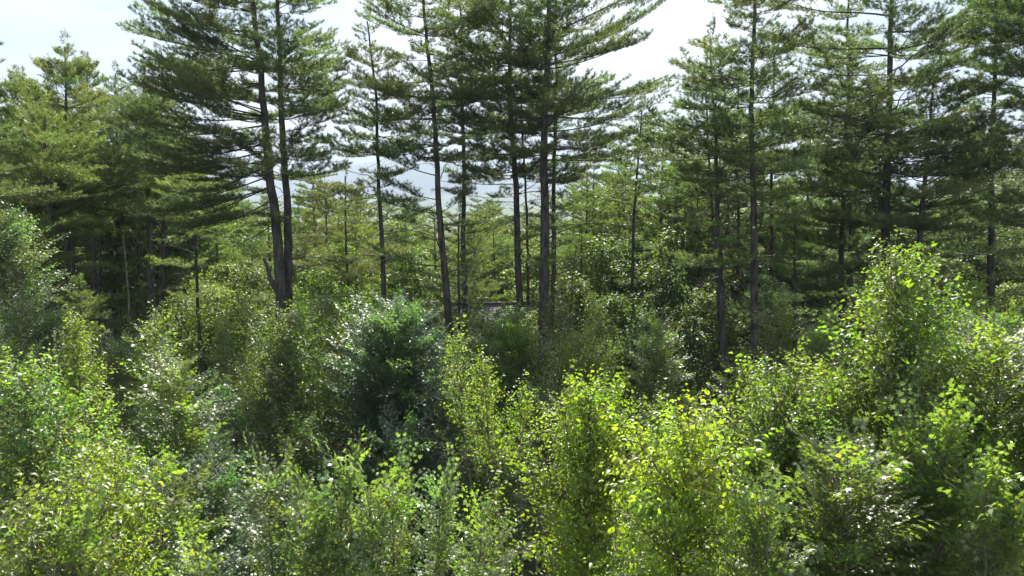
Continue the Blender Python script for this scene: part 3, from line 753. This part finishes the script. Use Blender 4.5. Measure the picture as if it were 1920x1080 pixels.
B("pale scrub tree right of the double-trunked pine's foot", (610, 560), 21, 130, 'mscrub', PALE, 760, 60, 45, name="scrub_tree")
B("bright scrub tree between the double-trunked and the slender pine", (660, 600), 17, 130, 'scrub', (1.25, 1.15, .9), 800, 55, 46, name="scrub_tree", shape='round')
B("low scrub tree hiding the foot of the thickest pine", (1012, 648), 18, 130, 'mscrub', GRN, 800, 44, 70, name="scrub_tree", shape='round')
B("leafy sapling at the foot of the thickest pine", (1050, 560), 22, 100, 'mscrub', GRN, 760, 40, 47, shape='round')
B("bright sapling peeping out right of the crooked pine", (1790, 520), 20, 170, 'scrub', (1.4, 1.3, .9), 760, 60, 48, shape='round')
B("pale maple under the right-edge pine", (1890, 590), 15, 200, 'maple', PALE, 850, 55, 49, name="young_maple", shape='round')
B("sapling with sunlit crown right of the tall birch", (1800, 600), 13, 170, 'maple', (1.0, 1.05, 1.0), 900, 50, 50, name="young_maple", shape='round')
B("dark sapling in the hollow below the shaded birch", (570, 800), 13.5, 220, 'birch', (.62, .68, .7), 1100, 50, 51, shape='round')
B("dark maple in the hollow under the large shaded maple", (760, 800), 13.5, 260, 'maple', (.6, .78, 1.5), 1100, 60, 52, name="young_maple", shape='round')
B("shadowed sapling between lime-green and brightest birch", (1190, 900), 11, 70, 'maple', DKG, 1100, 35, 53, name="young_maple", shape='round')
B("grey-green maple at the lower left behind the yellow-green birch", (300, 880), 9.0, 200, 'maple', PALE, 1150, 50, 54, name="young_maple", shape='round')

# ------------------------------------------------------------------ whole trees for the middle distance
def round_crown(seed, h=9.0, r=3.0, leaf=.17, n=9000):
    g = np.random.default_rng(seed); lv = Leaves()
    nc = 46
    C = []; 
    for i in range(nc):
        u = (i + g.random()) / nc; th = i * 2.399 + g.uniform(-.4, .4)
        rad = r * math.sin(min(1, u * .95 + .08) * math.pi) ** .6 * g.uniform(.45, 1.05)
        C.append((rad * math.cos(th), rad * math.sin(th), h * (.18 + .82 * u) * g.uniform(.95, 1.03)))
    C = np.array(C); sz = g.uniform(.5, 1.0, nc) * r * .36
    k = g.integers(0, nc, n); d = norm(g.normal(size=(n, 3))); q = g.uniform(.2, 1, n) ** .5
    P = C[k] + d * (q * sz[k])[:, None] * np.array([1.15, 1.15, .62])
    D = norm(d * .8 + g.normal(size=(n, 3)) * .6 + np.array([0, 0, -.5])); U = norm(np.array([0, 0, 1.0]) + d * .4 + g.normal(size=(n, 3)) * .4)
    lv.add(*DI, P, D, U, leaf * g.uniform(.6, 1.2, n), np.clip(g.beta(2, 2, n), 0, .93))
    return lv
def whole_pine(seed, h=15.0, r=3.2, low=.30, gapk=.62):
    g = np.random.default_rng(seed); lv = Leaves(); w = Wood()
    w.tube([(0, 0, -1), (0.05, 0, h * .5), (0, .05, h)], [.19, .12, .02], 7, True, .04)
    lib = [pine_branch(3.2, 500 + seed * 7 + k, far=True)[1].arrays() for k in range(5)]
    z = h * low; az = 0
    while z < h - .2:
        u = (z / h - low) / (1 - low); env = (.7 + .3 * min(1, u / .25)) * (1 - u ** 1.9 * .84)
        for i in range(int(g.integers(4, 7))):
            az += 2.4 + g.uniform(-.6, .6); V, T, C = lib[g.integers(0, 5)]
            s = r * env * g.uniform(.5, 1.25) / 3.2; el = math.radians(g.uniform(-6, 12) + 30 * max(0, u - .3))
            M = np.array((Euler((0, 0, az)).to_matrix() @ Euler((0, -el, 0)).to_matrix() @ Euler((g.uniform(-.3, .3), 0, 0)).to_matrix()))
            sc = np.array([s, s, max(s, .55)])
            lv.merge((V * sc) @ M.T + np.array([0, 0, z]), T, C)
            w.tube([(0, 0, z), tuple((M @ np.array([r * env * .5, 0, 0])) + np.array([0, 0, z]))], [.03, .008], 3, False)
        z += gapk * g.uniform(.45, 1.2)
    return w, lv
BP = []
for k in range(5):
    w, lv = whole_pine(k + 1, low=(.28, .42, .35, .2, .5)[k], r=(3.7, 3.1, 4.1, 3.4, 2.9)[k])
    BP.append((w.mesh("trunk", M_PBARK), lv.mesh("crown", M_NEEDLE)))
BD = []
for k in range(6):
    w = Wood(); w.tube([(0, 0, -1), (.1, .05, 3), (0, 0, 7)], [.16, .12, .03], 7, True, .04)
    gg = np.random.default_rng(k)
    for j in range(7):
        a_ = j * 2.4; z_ = 2.2 + j * .7; w.tube([(.05, 0, z_), (1.5 * math.cos(a_), 1.5 * math.sin(a_), z_ + 1.3)], [.05, .012], 4, False)
    BD.append((w.mesh("trunk", M_DBARK), round_crown(k + 60, r=(3.0, 2.6, 3.4, 2.3, 3.0, 2.8)[k]).mesh("crown", M_FAR)))
def back(label, px, py, Y, kind, h=None, color=(1, 1, 1), var=None, group=None, wide=1.0):
    """a middle-distance tree with its tip at (px, py)"""
    T = at(px, py, Y); g = ground_z(T.x, Y); H = T.z - g
    lib, H0 = (BP, 15.0) if kind == 'pine' else (BD, 9.2)
    s = H / H0; var = R.randrange(len(lib)) if var is None else var
    root = thing("pine_tree" if kind == 'pine' else "broadleaf_tree", label, "pine tree" if kind == 'pine' else "tree", (T.x, Y, g), group)
    root.rotation_euler.z = R.uniform(0, 6.28); root.scale = (s * wide, s * wide, s)
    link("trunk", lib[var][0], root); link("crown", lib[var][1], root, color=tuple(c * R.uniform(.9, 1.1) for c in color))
    return root
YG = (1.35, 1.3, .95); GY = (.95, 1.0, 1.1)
mid = [
 ("yellow-green pine crown seen between the left stand and the double trunk", 400, 330, 42, 'pine', YG),
 ("light pine behind the scrawny pine with the bent trunk", 440, 345, 52, 'pine', YG),
 ("sunlit broadleaf crown under the left boughs of the double-trunked pine", 425, 480, 34, 'leaf', YG),
 ("grey-green broadleaf crown left of the double trunk's stub", 470, 500, 33, 'leaf', (1.1, 1.1, 1)),
 ("dark distant pine showing just left of the double trunk", 460, 375, 70, 'pine', GY),
 ("distant pine with its tip in the gap right of the double trunk", 590, 352, 60, 'pine', (1, 1, 1)),
 ("bright yellow-green bush-like crown right of the double trunk", 640, 440, 38, 'leaf', (1.6, 1.5, 1)),
 ("low yellow-green crown below the bright bush-like one", 600, 500, 32, 'leaf', YG),
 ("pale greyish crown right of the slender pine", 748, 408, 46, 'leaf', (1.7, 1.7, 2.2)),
 ("round green crown behind the slender pine's trunk", 700, 430, 48, 'leaf', (1, 1, 1)),
 ("yellow-green crown between the slender pine and the upswept-limb pine", 770, 470, 36, 'leaf', YG),
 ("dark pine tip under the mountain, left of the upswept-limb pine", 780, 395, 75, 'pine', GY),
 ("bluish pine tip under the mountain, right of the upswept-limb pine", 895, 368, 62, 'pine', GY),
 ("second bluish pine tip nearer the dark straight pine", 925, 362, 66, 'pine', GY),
 ("rounded mid-green crown in the gap left of the dark straight pine", 905, 450, 46, 'leaf', (1, 1, 1)),
 ("bright small crown between the straight pine and the thickest pine", 1000, 470, 38, 'leaf', YG),
 ("dark far pine between the straight pine and the thickest pine", 1000, 400, 80, 'pine', GY),
 ("dark pine just right of the reddish trunk", 1075, 345, 45, 'pine', (1, 1, 1)),
 ("blunt pine left of the slender lone pine", 1115, 300, 42, 'pine', (1.1, 1.1, .95)),
 ("green leafy crown in the gap left of the lone pine's foot", 1120, 420, 38, 'leaf', (1, 1.05, 1)),
 ("grey-green crown right of the lone pine's trunk", 1215, 440, 36, 'leaf', (.9, 1, 1.1)),
 ("light pine crown behind the lone pine's top", 1160, 280, 46, 'pine', YG),
 ("pale pine crown right of the lone pine's top", 1245, 225, 40, 'pine', YG),
 ("light pine between the bright gap and the tall narrow trunk", 1300, 240, 44, 'pine', YG),
 ("yellow-green crown in front of the tall narrow pine trunk", 1270, 430, 33, 'leaf', YG),
 ("dark leafy tree right of the lone pine's foot", 1255, 500, 27, 'leaf', (.75, .85, .9)),
 ("rounded bright yellow-green crown glowing between the dark pines", 1490, 385, 40, 'leaf', (1.7, 1.55, .95)),
 ("light green crown behind the reddish short trunk", 1375, 420, 42, 'leaf', YG),
 ("dim pine behind the pine with the bare trunk", 1435, 250, 40, 'pine', (1, 1, 1)),
 ("dim pine crown between the bare-trunked and the wide-tiered pine", 1520, 230, 44, 'pine', (1, 1, 1)),
 ("bright crown left of the crooked pine's trunk", 1700, 440, 42, 'leaf', YG),
 ("yellow-green crown right of the crooked pine's trunk", 1790, 400, 38, 'leaf', YG),
 ("light flat-topped pine seen right of the crooked pine", 1800, 320, 46, 'pine', YG),
 ("hazy pine near the right edge behind the drooping boughs", 1890, 320, 42, 'pine', YG),
 ("hazy leafy crown near the right edge", 1900, 440, 34, 'leaf', (1, 1, 1)),
 ("dim pine behind the half-hidden pine", 1640, 300, 40, 'pine', (1, 1, 1)),
 ("light green crown behind the shaded gap of the left stand", 240, 470, 58, 'leaf', (.9, .95, .9)),
 ("silvery crown seen behind the pale straight trunk", 335, 505, 38, 'leaf', (1.3, 1.3, 1.6)),
 ("green crown right of the pale straight trunk", 350, 420, 46, 'leaf', YG),
 ("dark pine behind the left stand, right of its tallest top", 250, 240, 52, 'pine', (1, 1, 1)),
 ("dark pine behind the left stand, left of its tallest top", 80, 200, 50, 'pine', (1, 1, 1)),
 ("pointed spruce-like pine tip right of the left stand", 272, 140, 46, 'pine', (.85, .95, 1)),
 ("pine at the back of the left stand behind the silvery leaves", 20, 260, 45, 'pine', (1, 1, 1)),
 ("round scrub crown left of the large shaded maple", 690, 560, 27, 'leaf', YG),
 ("leafy crown over the house roof's left end", 800, 520, 50, 'leaf', (1, 1, .95)),
 ("olive crown at the foot of the thickest pine", 1075, 520, 30, 'leaf', (1.1, 1, .85)),
 ("yellow-green low crown behind the scrawny pine's foot", 400, 540, 30, 'leaf', YG),
 ("leafy crown right of the sunlit trunk's foot", 335, 560, 31, 'leaf', (1.1, 1.15, .95)),
 ("shaded crown in front of the left stand's dark gap", 225, 592, 30, 'leaf', (.8, .9, .9)),
 ("low crown left of the bare-trunked pine's foot", 1330, 540, 28, 'leaf', (1.2, 1.15, .95)),
 ("scrub crown right of the bare-trunked pine's foot", 1440, 560, 30, 'leaf', (1, 1, .95)),
 ("dark crown behind the tall birch's tip", 1620, 540, 30, 'leaf', (.8, .85, .85)),
 ("dark crown between the tall birch and the right-edge pine", 1800, 560, 28, 'leaf', (.85, .9, .85)),
 ("yellow-green scrub crown right of the stub on the double trunk", 580, 560, 28, 'leaf', YG),
 ("leafy crown in the gap under the lone pine", 1150, 540, 29, 'leaf', (1.1, 1.1, .95)),
]
mid += [
 ("hazy olive pine behind the double trunk's left side", 500, 350, 55, 'pine', YG),
 ("full green pine crown left of the open brownish pine", 560, 372, 47, 'pine', YG),
 ("full pine crown just behind the slender pine's trunk", 725, 372, 50, 'pine', (1.1, 1.1, 1)),
 ("pine crown behind the two upswept limbs", 815, 385, 52, 'pine', YG),
 ("pine crown filling the gap right of the thin straight pine", 900, 392, 44, 'pine', YG),
 ("narrow pine crown between straight pine and thickest pine", 990, 385, 58, 'pine', (1, 1, 1)),
 ("broad olive pine right of the reddish trunk", 1100, 330, 38, 'pine', YG),
 ("broad pine crown behind the lone pine's mid trunk", 1190, 350, 50, 'pine', (1, 1, 1)),
 ("olive pine in front of the paler one right of the lone pine", 1270, 300, 36, 'pine', YG),
 ("full dark pine behind the tall narrow pine", 1370, 200, 38, 'pine', (.95, 1, 1)),
 ("full dark pine right of the thin dark pole", 1475, 330, 36, 'pine', (.95, 1, 1)),
 ("tall dim pine between half-hidden pine and wide-tiered pine", 1615, 180, 38, 'pine', (.95, 1, 1)),
 ("pine crown right of the wide-tiered pine's trunk", 1710, 350, 40, 'pine', (1, 1, 1)),
 ("pine crown in the light gap under the right flat boughs", 1780, 350, 38, 'pine', YG),
 ("pine crown left of the right-edge pine's trunk", 1825, 330, 36, 'pine', (1, 1, 1)),
 ("pine crown at the very right edge behind the cut-off pine", 1915, 290, 36, 'pine', YG),
 ("full pine in the second row of the left stand, under its tallest top", 110, 190, 40, 'pine', YG),
 ("full pine in the second row of the left stand, under its blunt top", 190, 210, 44, 'pine', YG),
 ("full pine in the second row of the left stand, near its right end", 300, 215, 40, 'pine', (1.1, 1.1, 1)),
 ("full pine at the far left of the second row", -10, 170, 38, 'pine', YG),
 ("low full pine at the right foot of the left stand", 350, 300, 45, 'pine', YG),
 ("scrub crown far behind the brownish pine", 655, 400, 60, 'leaf', (1, 1.05, 1)),
 ("scrub crown far behind the thin pale trunk", 945, 410, 62, 'leaf', YG),
 ("leafy crown behind the yellow-green crown of the right gap", 1240, 370, 55, 'leaf', (1, 1.05, 1)),
 ("leafy crown between reddish and bare trunk", 1405, 480, 33, 'leaf', (.95, 1, .95)),
 ("dark leafy crown under the wide-tiered pine", 1650, 500, 33, 'leaf', (.75, .85, .85)),
]
mid += [
 ("broad olive pine under the far boughs right of the double trunk", 610, 335, 40, 'pine', (1.3, 1.15, .85)),
 ("low broad pine left of the slender pine's foot", 665, 400, 37, 'pine', (1.25, 1.15, .85)),
 ("low broad pine right of the slender pine's foot", 760, 430, 36, 'pine', (1.1, 1.1, .9)),
 ("low broad pine between the two upswept limbs' tree and the dark straight pine", 890, 420, 38, 'pine', (1.2, 1.15, .9)),
 ("dark low pine behind the foot of the dark straight pine", 940, 440, 42, 'pine', (.9, 1, 1)),
 ("low olive pine right of the thickest pine's foot", 1090, 420, 33, 'pine', (1.2, 1.15, .9)),
 ("leafy tree left of the lone pine's lower trunk", 1140, 450, 33, 'leaf', (.9, 1, .95)),
 ("dim low pine between the bright gap and the tall narrow trunk", 1310, 330, 34, 'pine', (1.1, 1.1, .95)),
 ("round scrubby tree hiding the left half of the grey roof", 790, 572, 26, 'leaf', (.95, 1, .95)),
 ("round scrubby tree hiding the right end of the grey roof", 965, 578, 27, 'leaf', (1.1, 1.1, .95)),
 ("small scrubby tree below the visible patch of grey roof", 905, 590, 25, 'leaf', (.9, 1, 1)),
 ("olive pine behind the double trunk's foot on its left", 470, 430, 38, 'pine', (1.3, 1.2, .9)),
 ("light pine behind the left stand's bare sunlit trunk", 300, 330, 48, 'pine', YG),
]
mid += [
 ("feathery olive pine just right of the double trunk, level with the hills", 585, 318, 44, 'pine', (1.3, 1.15, .85)),
 ("feathery pine left of the slender pine's trunk", 675, 345, 48, 'pine', (1.2, 1.1, .85)),
 ("pine tip standing before the pale mountain", 765, 372, 58, 'pine', (1.1, 1.1, .95)),
 ("pine tip before the hill between thin straight pine and straight dark pine", 918, 380, 52, 'pine', (1.1, 1.1, .95)),
 ("light broad pine in the right gap behind the olive ones", 1150, 320, 56, 'pine', YG),
 ("light pine low behind the bare-trunked pine", 1430, 380, 46, 'pine', YG),
 ("light pine low behind the shadowy dense pine", 1560, 400, 48, 'pine', YG),
 ("light pine low behind the crooked pine", 1690, 400, 50, 'pine', YG),
 ("light leafy crown low between crooked pine and right-edge pine", 1830, 470, 40, 'leaf', YG),
 ("sunlit leafy crown under the boughs at the far right", 1900, 520, 30, 'leaf', YG),
 ("sunlit leafy crown behind the wide-tiered pine's foot", 1600, 470, 38, 'leaf', YG),
]
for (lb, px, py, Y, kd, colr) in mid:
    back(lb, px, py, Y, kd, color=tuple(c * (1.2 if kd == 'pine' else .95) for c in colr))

# far wood: reads as one mass
def far_wood():
    V = []; T = []; C = []; n = 0
    g = np.random.default_rng(77)
    libs = []
    for k in range(4):
        a = round_crown(200 + k, leaf=.45, n=700).arrays(); libs.append((a, 9.2))
    for k in range(4):
        lib = [pine_branch(3.2, 800 + k * 5 + j, far=True)[1].arrays() for j in range(2)]
        lv = Leaves(); z = 4.0; az = 0
        while z < 15:
            u = (z - 4) / 11
            for i in range(4):
                az += 2.4; a = lib[i % 2]; M = np.array(Euler((0, -.15, az)).to_matrix()); s = (1 - u * .85) * g.uniform(.7, 1.1)
                keep = g.random(len(a[1])) < .16
                Tt = a[1][keep]; Vv = a[0][Tt.ravel()].reshape(-1, 3, 3); cen = Vv.mean(1, keepdims=True)
                Vv = cen + (Vv - cen) * 2.1
                lv.merge((Vv.reshape(-1, 3) * s) @ M.T + np.array([0, 0, z]), np.arange(len(Tt) * 3).reshape(-1, 3), a[2][keep])
            z += .95
        libs.append((lv.arrays(), 15.0))
    spots = []
    for i in range(620):
        Y = 70 * (9.5 ** ((i + g.random()) / 620)); x = g.uniform(-.86, .86) * Y
        spots.append((x, Y))
    for (x, Y) in spots:
        if abs(x / Y) < 0.9:
            (v, t, c), H0 = libs[g.integers(0, 8)]
            gz = ground_z(x, Y); H = g.uniform(8.5, 13.5) if H0 < 12 else g.uniform(10, 16)
            if -0.32 < x / Y < .12: H *= .80
            s = H / H0; a = g.uniform(0, 6.28); ca, sa = math.cos(a), math.sin(a)
            vv = v * s; vv = np.stack([vv[:, 0] * ca - vv[:, 1] * sa, vv[:, 0] * sa + vv[:, 1] * ca, vv[:, 2]], 1) + np.array([x, Y, gz])
            V.append(vv); T.append(t + n); n += len(vv); C.append(np.clip(c * .5 + g.uniform(-.05, .4), 0, .93))
    me = tri_mesh("distant_forest", np.concatenate(V), np.concatenate(T), np.concatenate(C), M_FAR)
    o = link("distant_forest", me); o['kind'] = 'stuff'; o['label'] = "hazy mass of far-off trees filling the valley below the hills"
    print("far wood tris", len(me.polygons))
far_wood()

# ------------------------------------------------------------------ undergrowth
def undergrowth():
    g = np.random.default_rng(5); n = 130000
    lv = Leaves()
    Y = 3 + 55 * g.random(n) ** 1.25; x = g.uniform(-.95, .95, n) * (Y + 3)
    gz = np.array([ground_z(a, b) for a, b in zip(x, Y)])
    hh = .35 + .9 * (np.sin(x * 1.1 + 2 * np.sin(Y * .7)) * np.cos(Y * .9 + x * .3) * .5 + .5) * 1.3
    z = gz + hh * g.random(n) ** .6
    P = np.stack([x, Y, z], 1); D = norm(g.normal(size=(n, 3)) + np.array([0, 0, -.2])); U = norm(np.array([0, 0, 1.0]) + g.normal(size=(n, 3)) * .4)
    lv.add(*DI, P, D, U, g.uniform(.08, .19, n), np.clip(g.beta(2, 3, n), 0, .9))
    o = link("undergrowth", lv.mesh("undergrowth", M_FAR), color=(.9, .9, .9)); o['kind'] = 'stuff'
    o['label'] = "low leafy undergrowth covering the ground between the trees"
undergrowth()

# ------------------------------------------------------------------ buildings half hidden behind the pines
M_SHINGLE = plain_mat("roof_shingles", (.15, .138, .15), .95, (.10, .09, .10), 9, .4)
M_SIDING = plain_mat("house_siding", (.34, .31, .28), .8, (.28, .26, .24), 3)
M_TRIM = plain_mat("pale_trim", (.62, .60, .58), .6, (.5, .48, .47), 4)
M_DARKGLASS = plain_mat("window_glass", (.03, .035, .04), .12, (.02, .025, .03), 2)
M_METAL = plain_mat("pale_metal_roof", (.72, .73, .75), .35, (.6, .61, .64), 3, metallic=.3)
M_BRICK = plain_mat("chimney_brick", (.22, .10, .07), .9, (.15, .07, .05), 12)
def box(w, x0, x1, y0, y1, z0, z1):
    b = w.n; w.V.append(np.array([(x, y, z) for z in (z0, z1) for y in (y0, y1) for x in (x0, x1)], float)); w.n += 8
    for f in ((0, 2, 3, 1), (4, 5, 7, 6), (0, 1, 5, 4), (2, 6, 7, 3), (0, 4, 6, 2), (1, 3, 7, 5)): w.F.append(tuple(b + i for i in f))
def flat(me):
    me.polygons.foreach_set('use_smooth', [False] * len(me.polygons)); return me
def house(label, xl, xr, ridge_py, Y, drop, mats, wall_h, courses, name="house"):
    a, b = at(xl, ridge_py, Y), at(xr, ridge_py, Y); L = b.x - a.x; run = drop * 1.7
    g = ground_z((a.x + b.x) / 2, Y)
    c = Vector(((a.x + b.x) / 2, Y, g)); H = a.z - g; eave = H - drop
    root = thing(name, label, "house", c)
    w = Wood(); box(w, -L / 2 + .3, L / 2 - .3, -run + .4, run - .4, -.5, eave)
    bb = w.n; w.V.append(np.array([(-L / 2 + .3, -run + .4, eave), (-L / 2 + .3, run - .4, eave), (-L / 2 + .3, 0, H - .25), (L / 2 - .3, -run + .4, eave), (L / 2 - .3, run - .4, eave), (L / 2 - .3, 0, H - .25)], float)); w.n += 6
    w.F += [(bb, bb + 1, bb + 2), (bb + 3, bb + 5, bb + 4)]
    link("wall", flat(w.mesh("wall", mats[0])), root)
    for s in (-1, 1):
        w = Wood()
        for k in range(courses):                              # each course laps over the one below
            t0, t1 = k / courses, (k + 1.12) / courses
            y0, z0 = s * run * t1 * 1.04, H - drop * t1 * 1.04; y1, z1 = s * run * t0, H - drop * t0
            lift = .014
            V = [(-L / 2, y0, z0 + lift), (L / 2, y0, z0 + lift), (L / 2, y1, z1), (-L / 2, y1, z1), (-L / 2, y0, z0 - .02), (L / 2, y0, z0 - .02), (L / 2, y1, z1 - .05), (-L / 2, y1, z1 - .05)]
            b0 = w.n; w.V.append(np.array(V, float)); w.n += 8
            w.F += [tuple(b0 + i for i in f) for f in ((0, 1, 2, 3), (4, 7, 6, 5), (0, 4, 5, 1), (0, 3, 7, 4), (1, 5, 6, 2))]
        link("roof", flat(w.mesh("roof", mats[1])), root)
    w = Wood(); w.tube([(-L / 2 - .03, 0, H + .045), (L / 2 + .03, 0, H + .045)], [.08, .08], 6); link("ridge_cap", w.mesh("ridge_cap", mats[1]), root)
    for k in range(3):
        x0 = -L / 2 + L * (k + .6) / 3.4
        w = Wood(); box(w, x0, x0 + 1.1, -run + .34, -run + .42, eave - 1.7, eave - .5); f = link("window", flat(w.mesh("window", M_TRIM)), root)
        w = Wood(); box(w, x0 + .08, x0 + 1.02, -run + .325, -run + .345, eave - 1.62, eave - .58); link("pane", flat(w.mesh("pane", M_DARKGLASS)), f)
    return root, L, H, run
h, L, H, run = house("house with a weathered grey shingled roof half hidden behind the pines", 775, 1000, 570, 37, 1.9, (M_SIDING, M_SHINGLE), 2.4, 20)
house("far shed with a pale shining metal roof seen between two pine trunks", 930, 975, 486, 62, .5, (M_SIDING, M_METAL), 2.2, 3, name="shed")

# ------------------------------------------------------------------ the air
HAZE = 0.0003
m, t, out = new_mat("haze_air")
vol = N(t, "ShaderNodeVolumePrincipled"); vol.inputs['Color'].default_value = (.46, .55, .70, 1); vol.inputs['Density'].default_value = HAZE
vol.inputs['Anisotropy'].default_value = 0.0
t.links.new(vol.outputs[0], out.inputs['Volume'])
w = Wood(); box(w, -3900, 3900, -70, 6000, -16, 440)
o = link("haze", flat(w.mesh("haze", m))); o['kind'] = 'stuff'; o['label'] = "thin pale blue summer haze in the air over the forest"
print("objects", len(bpy.data.objects))
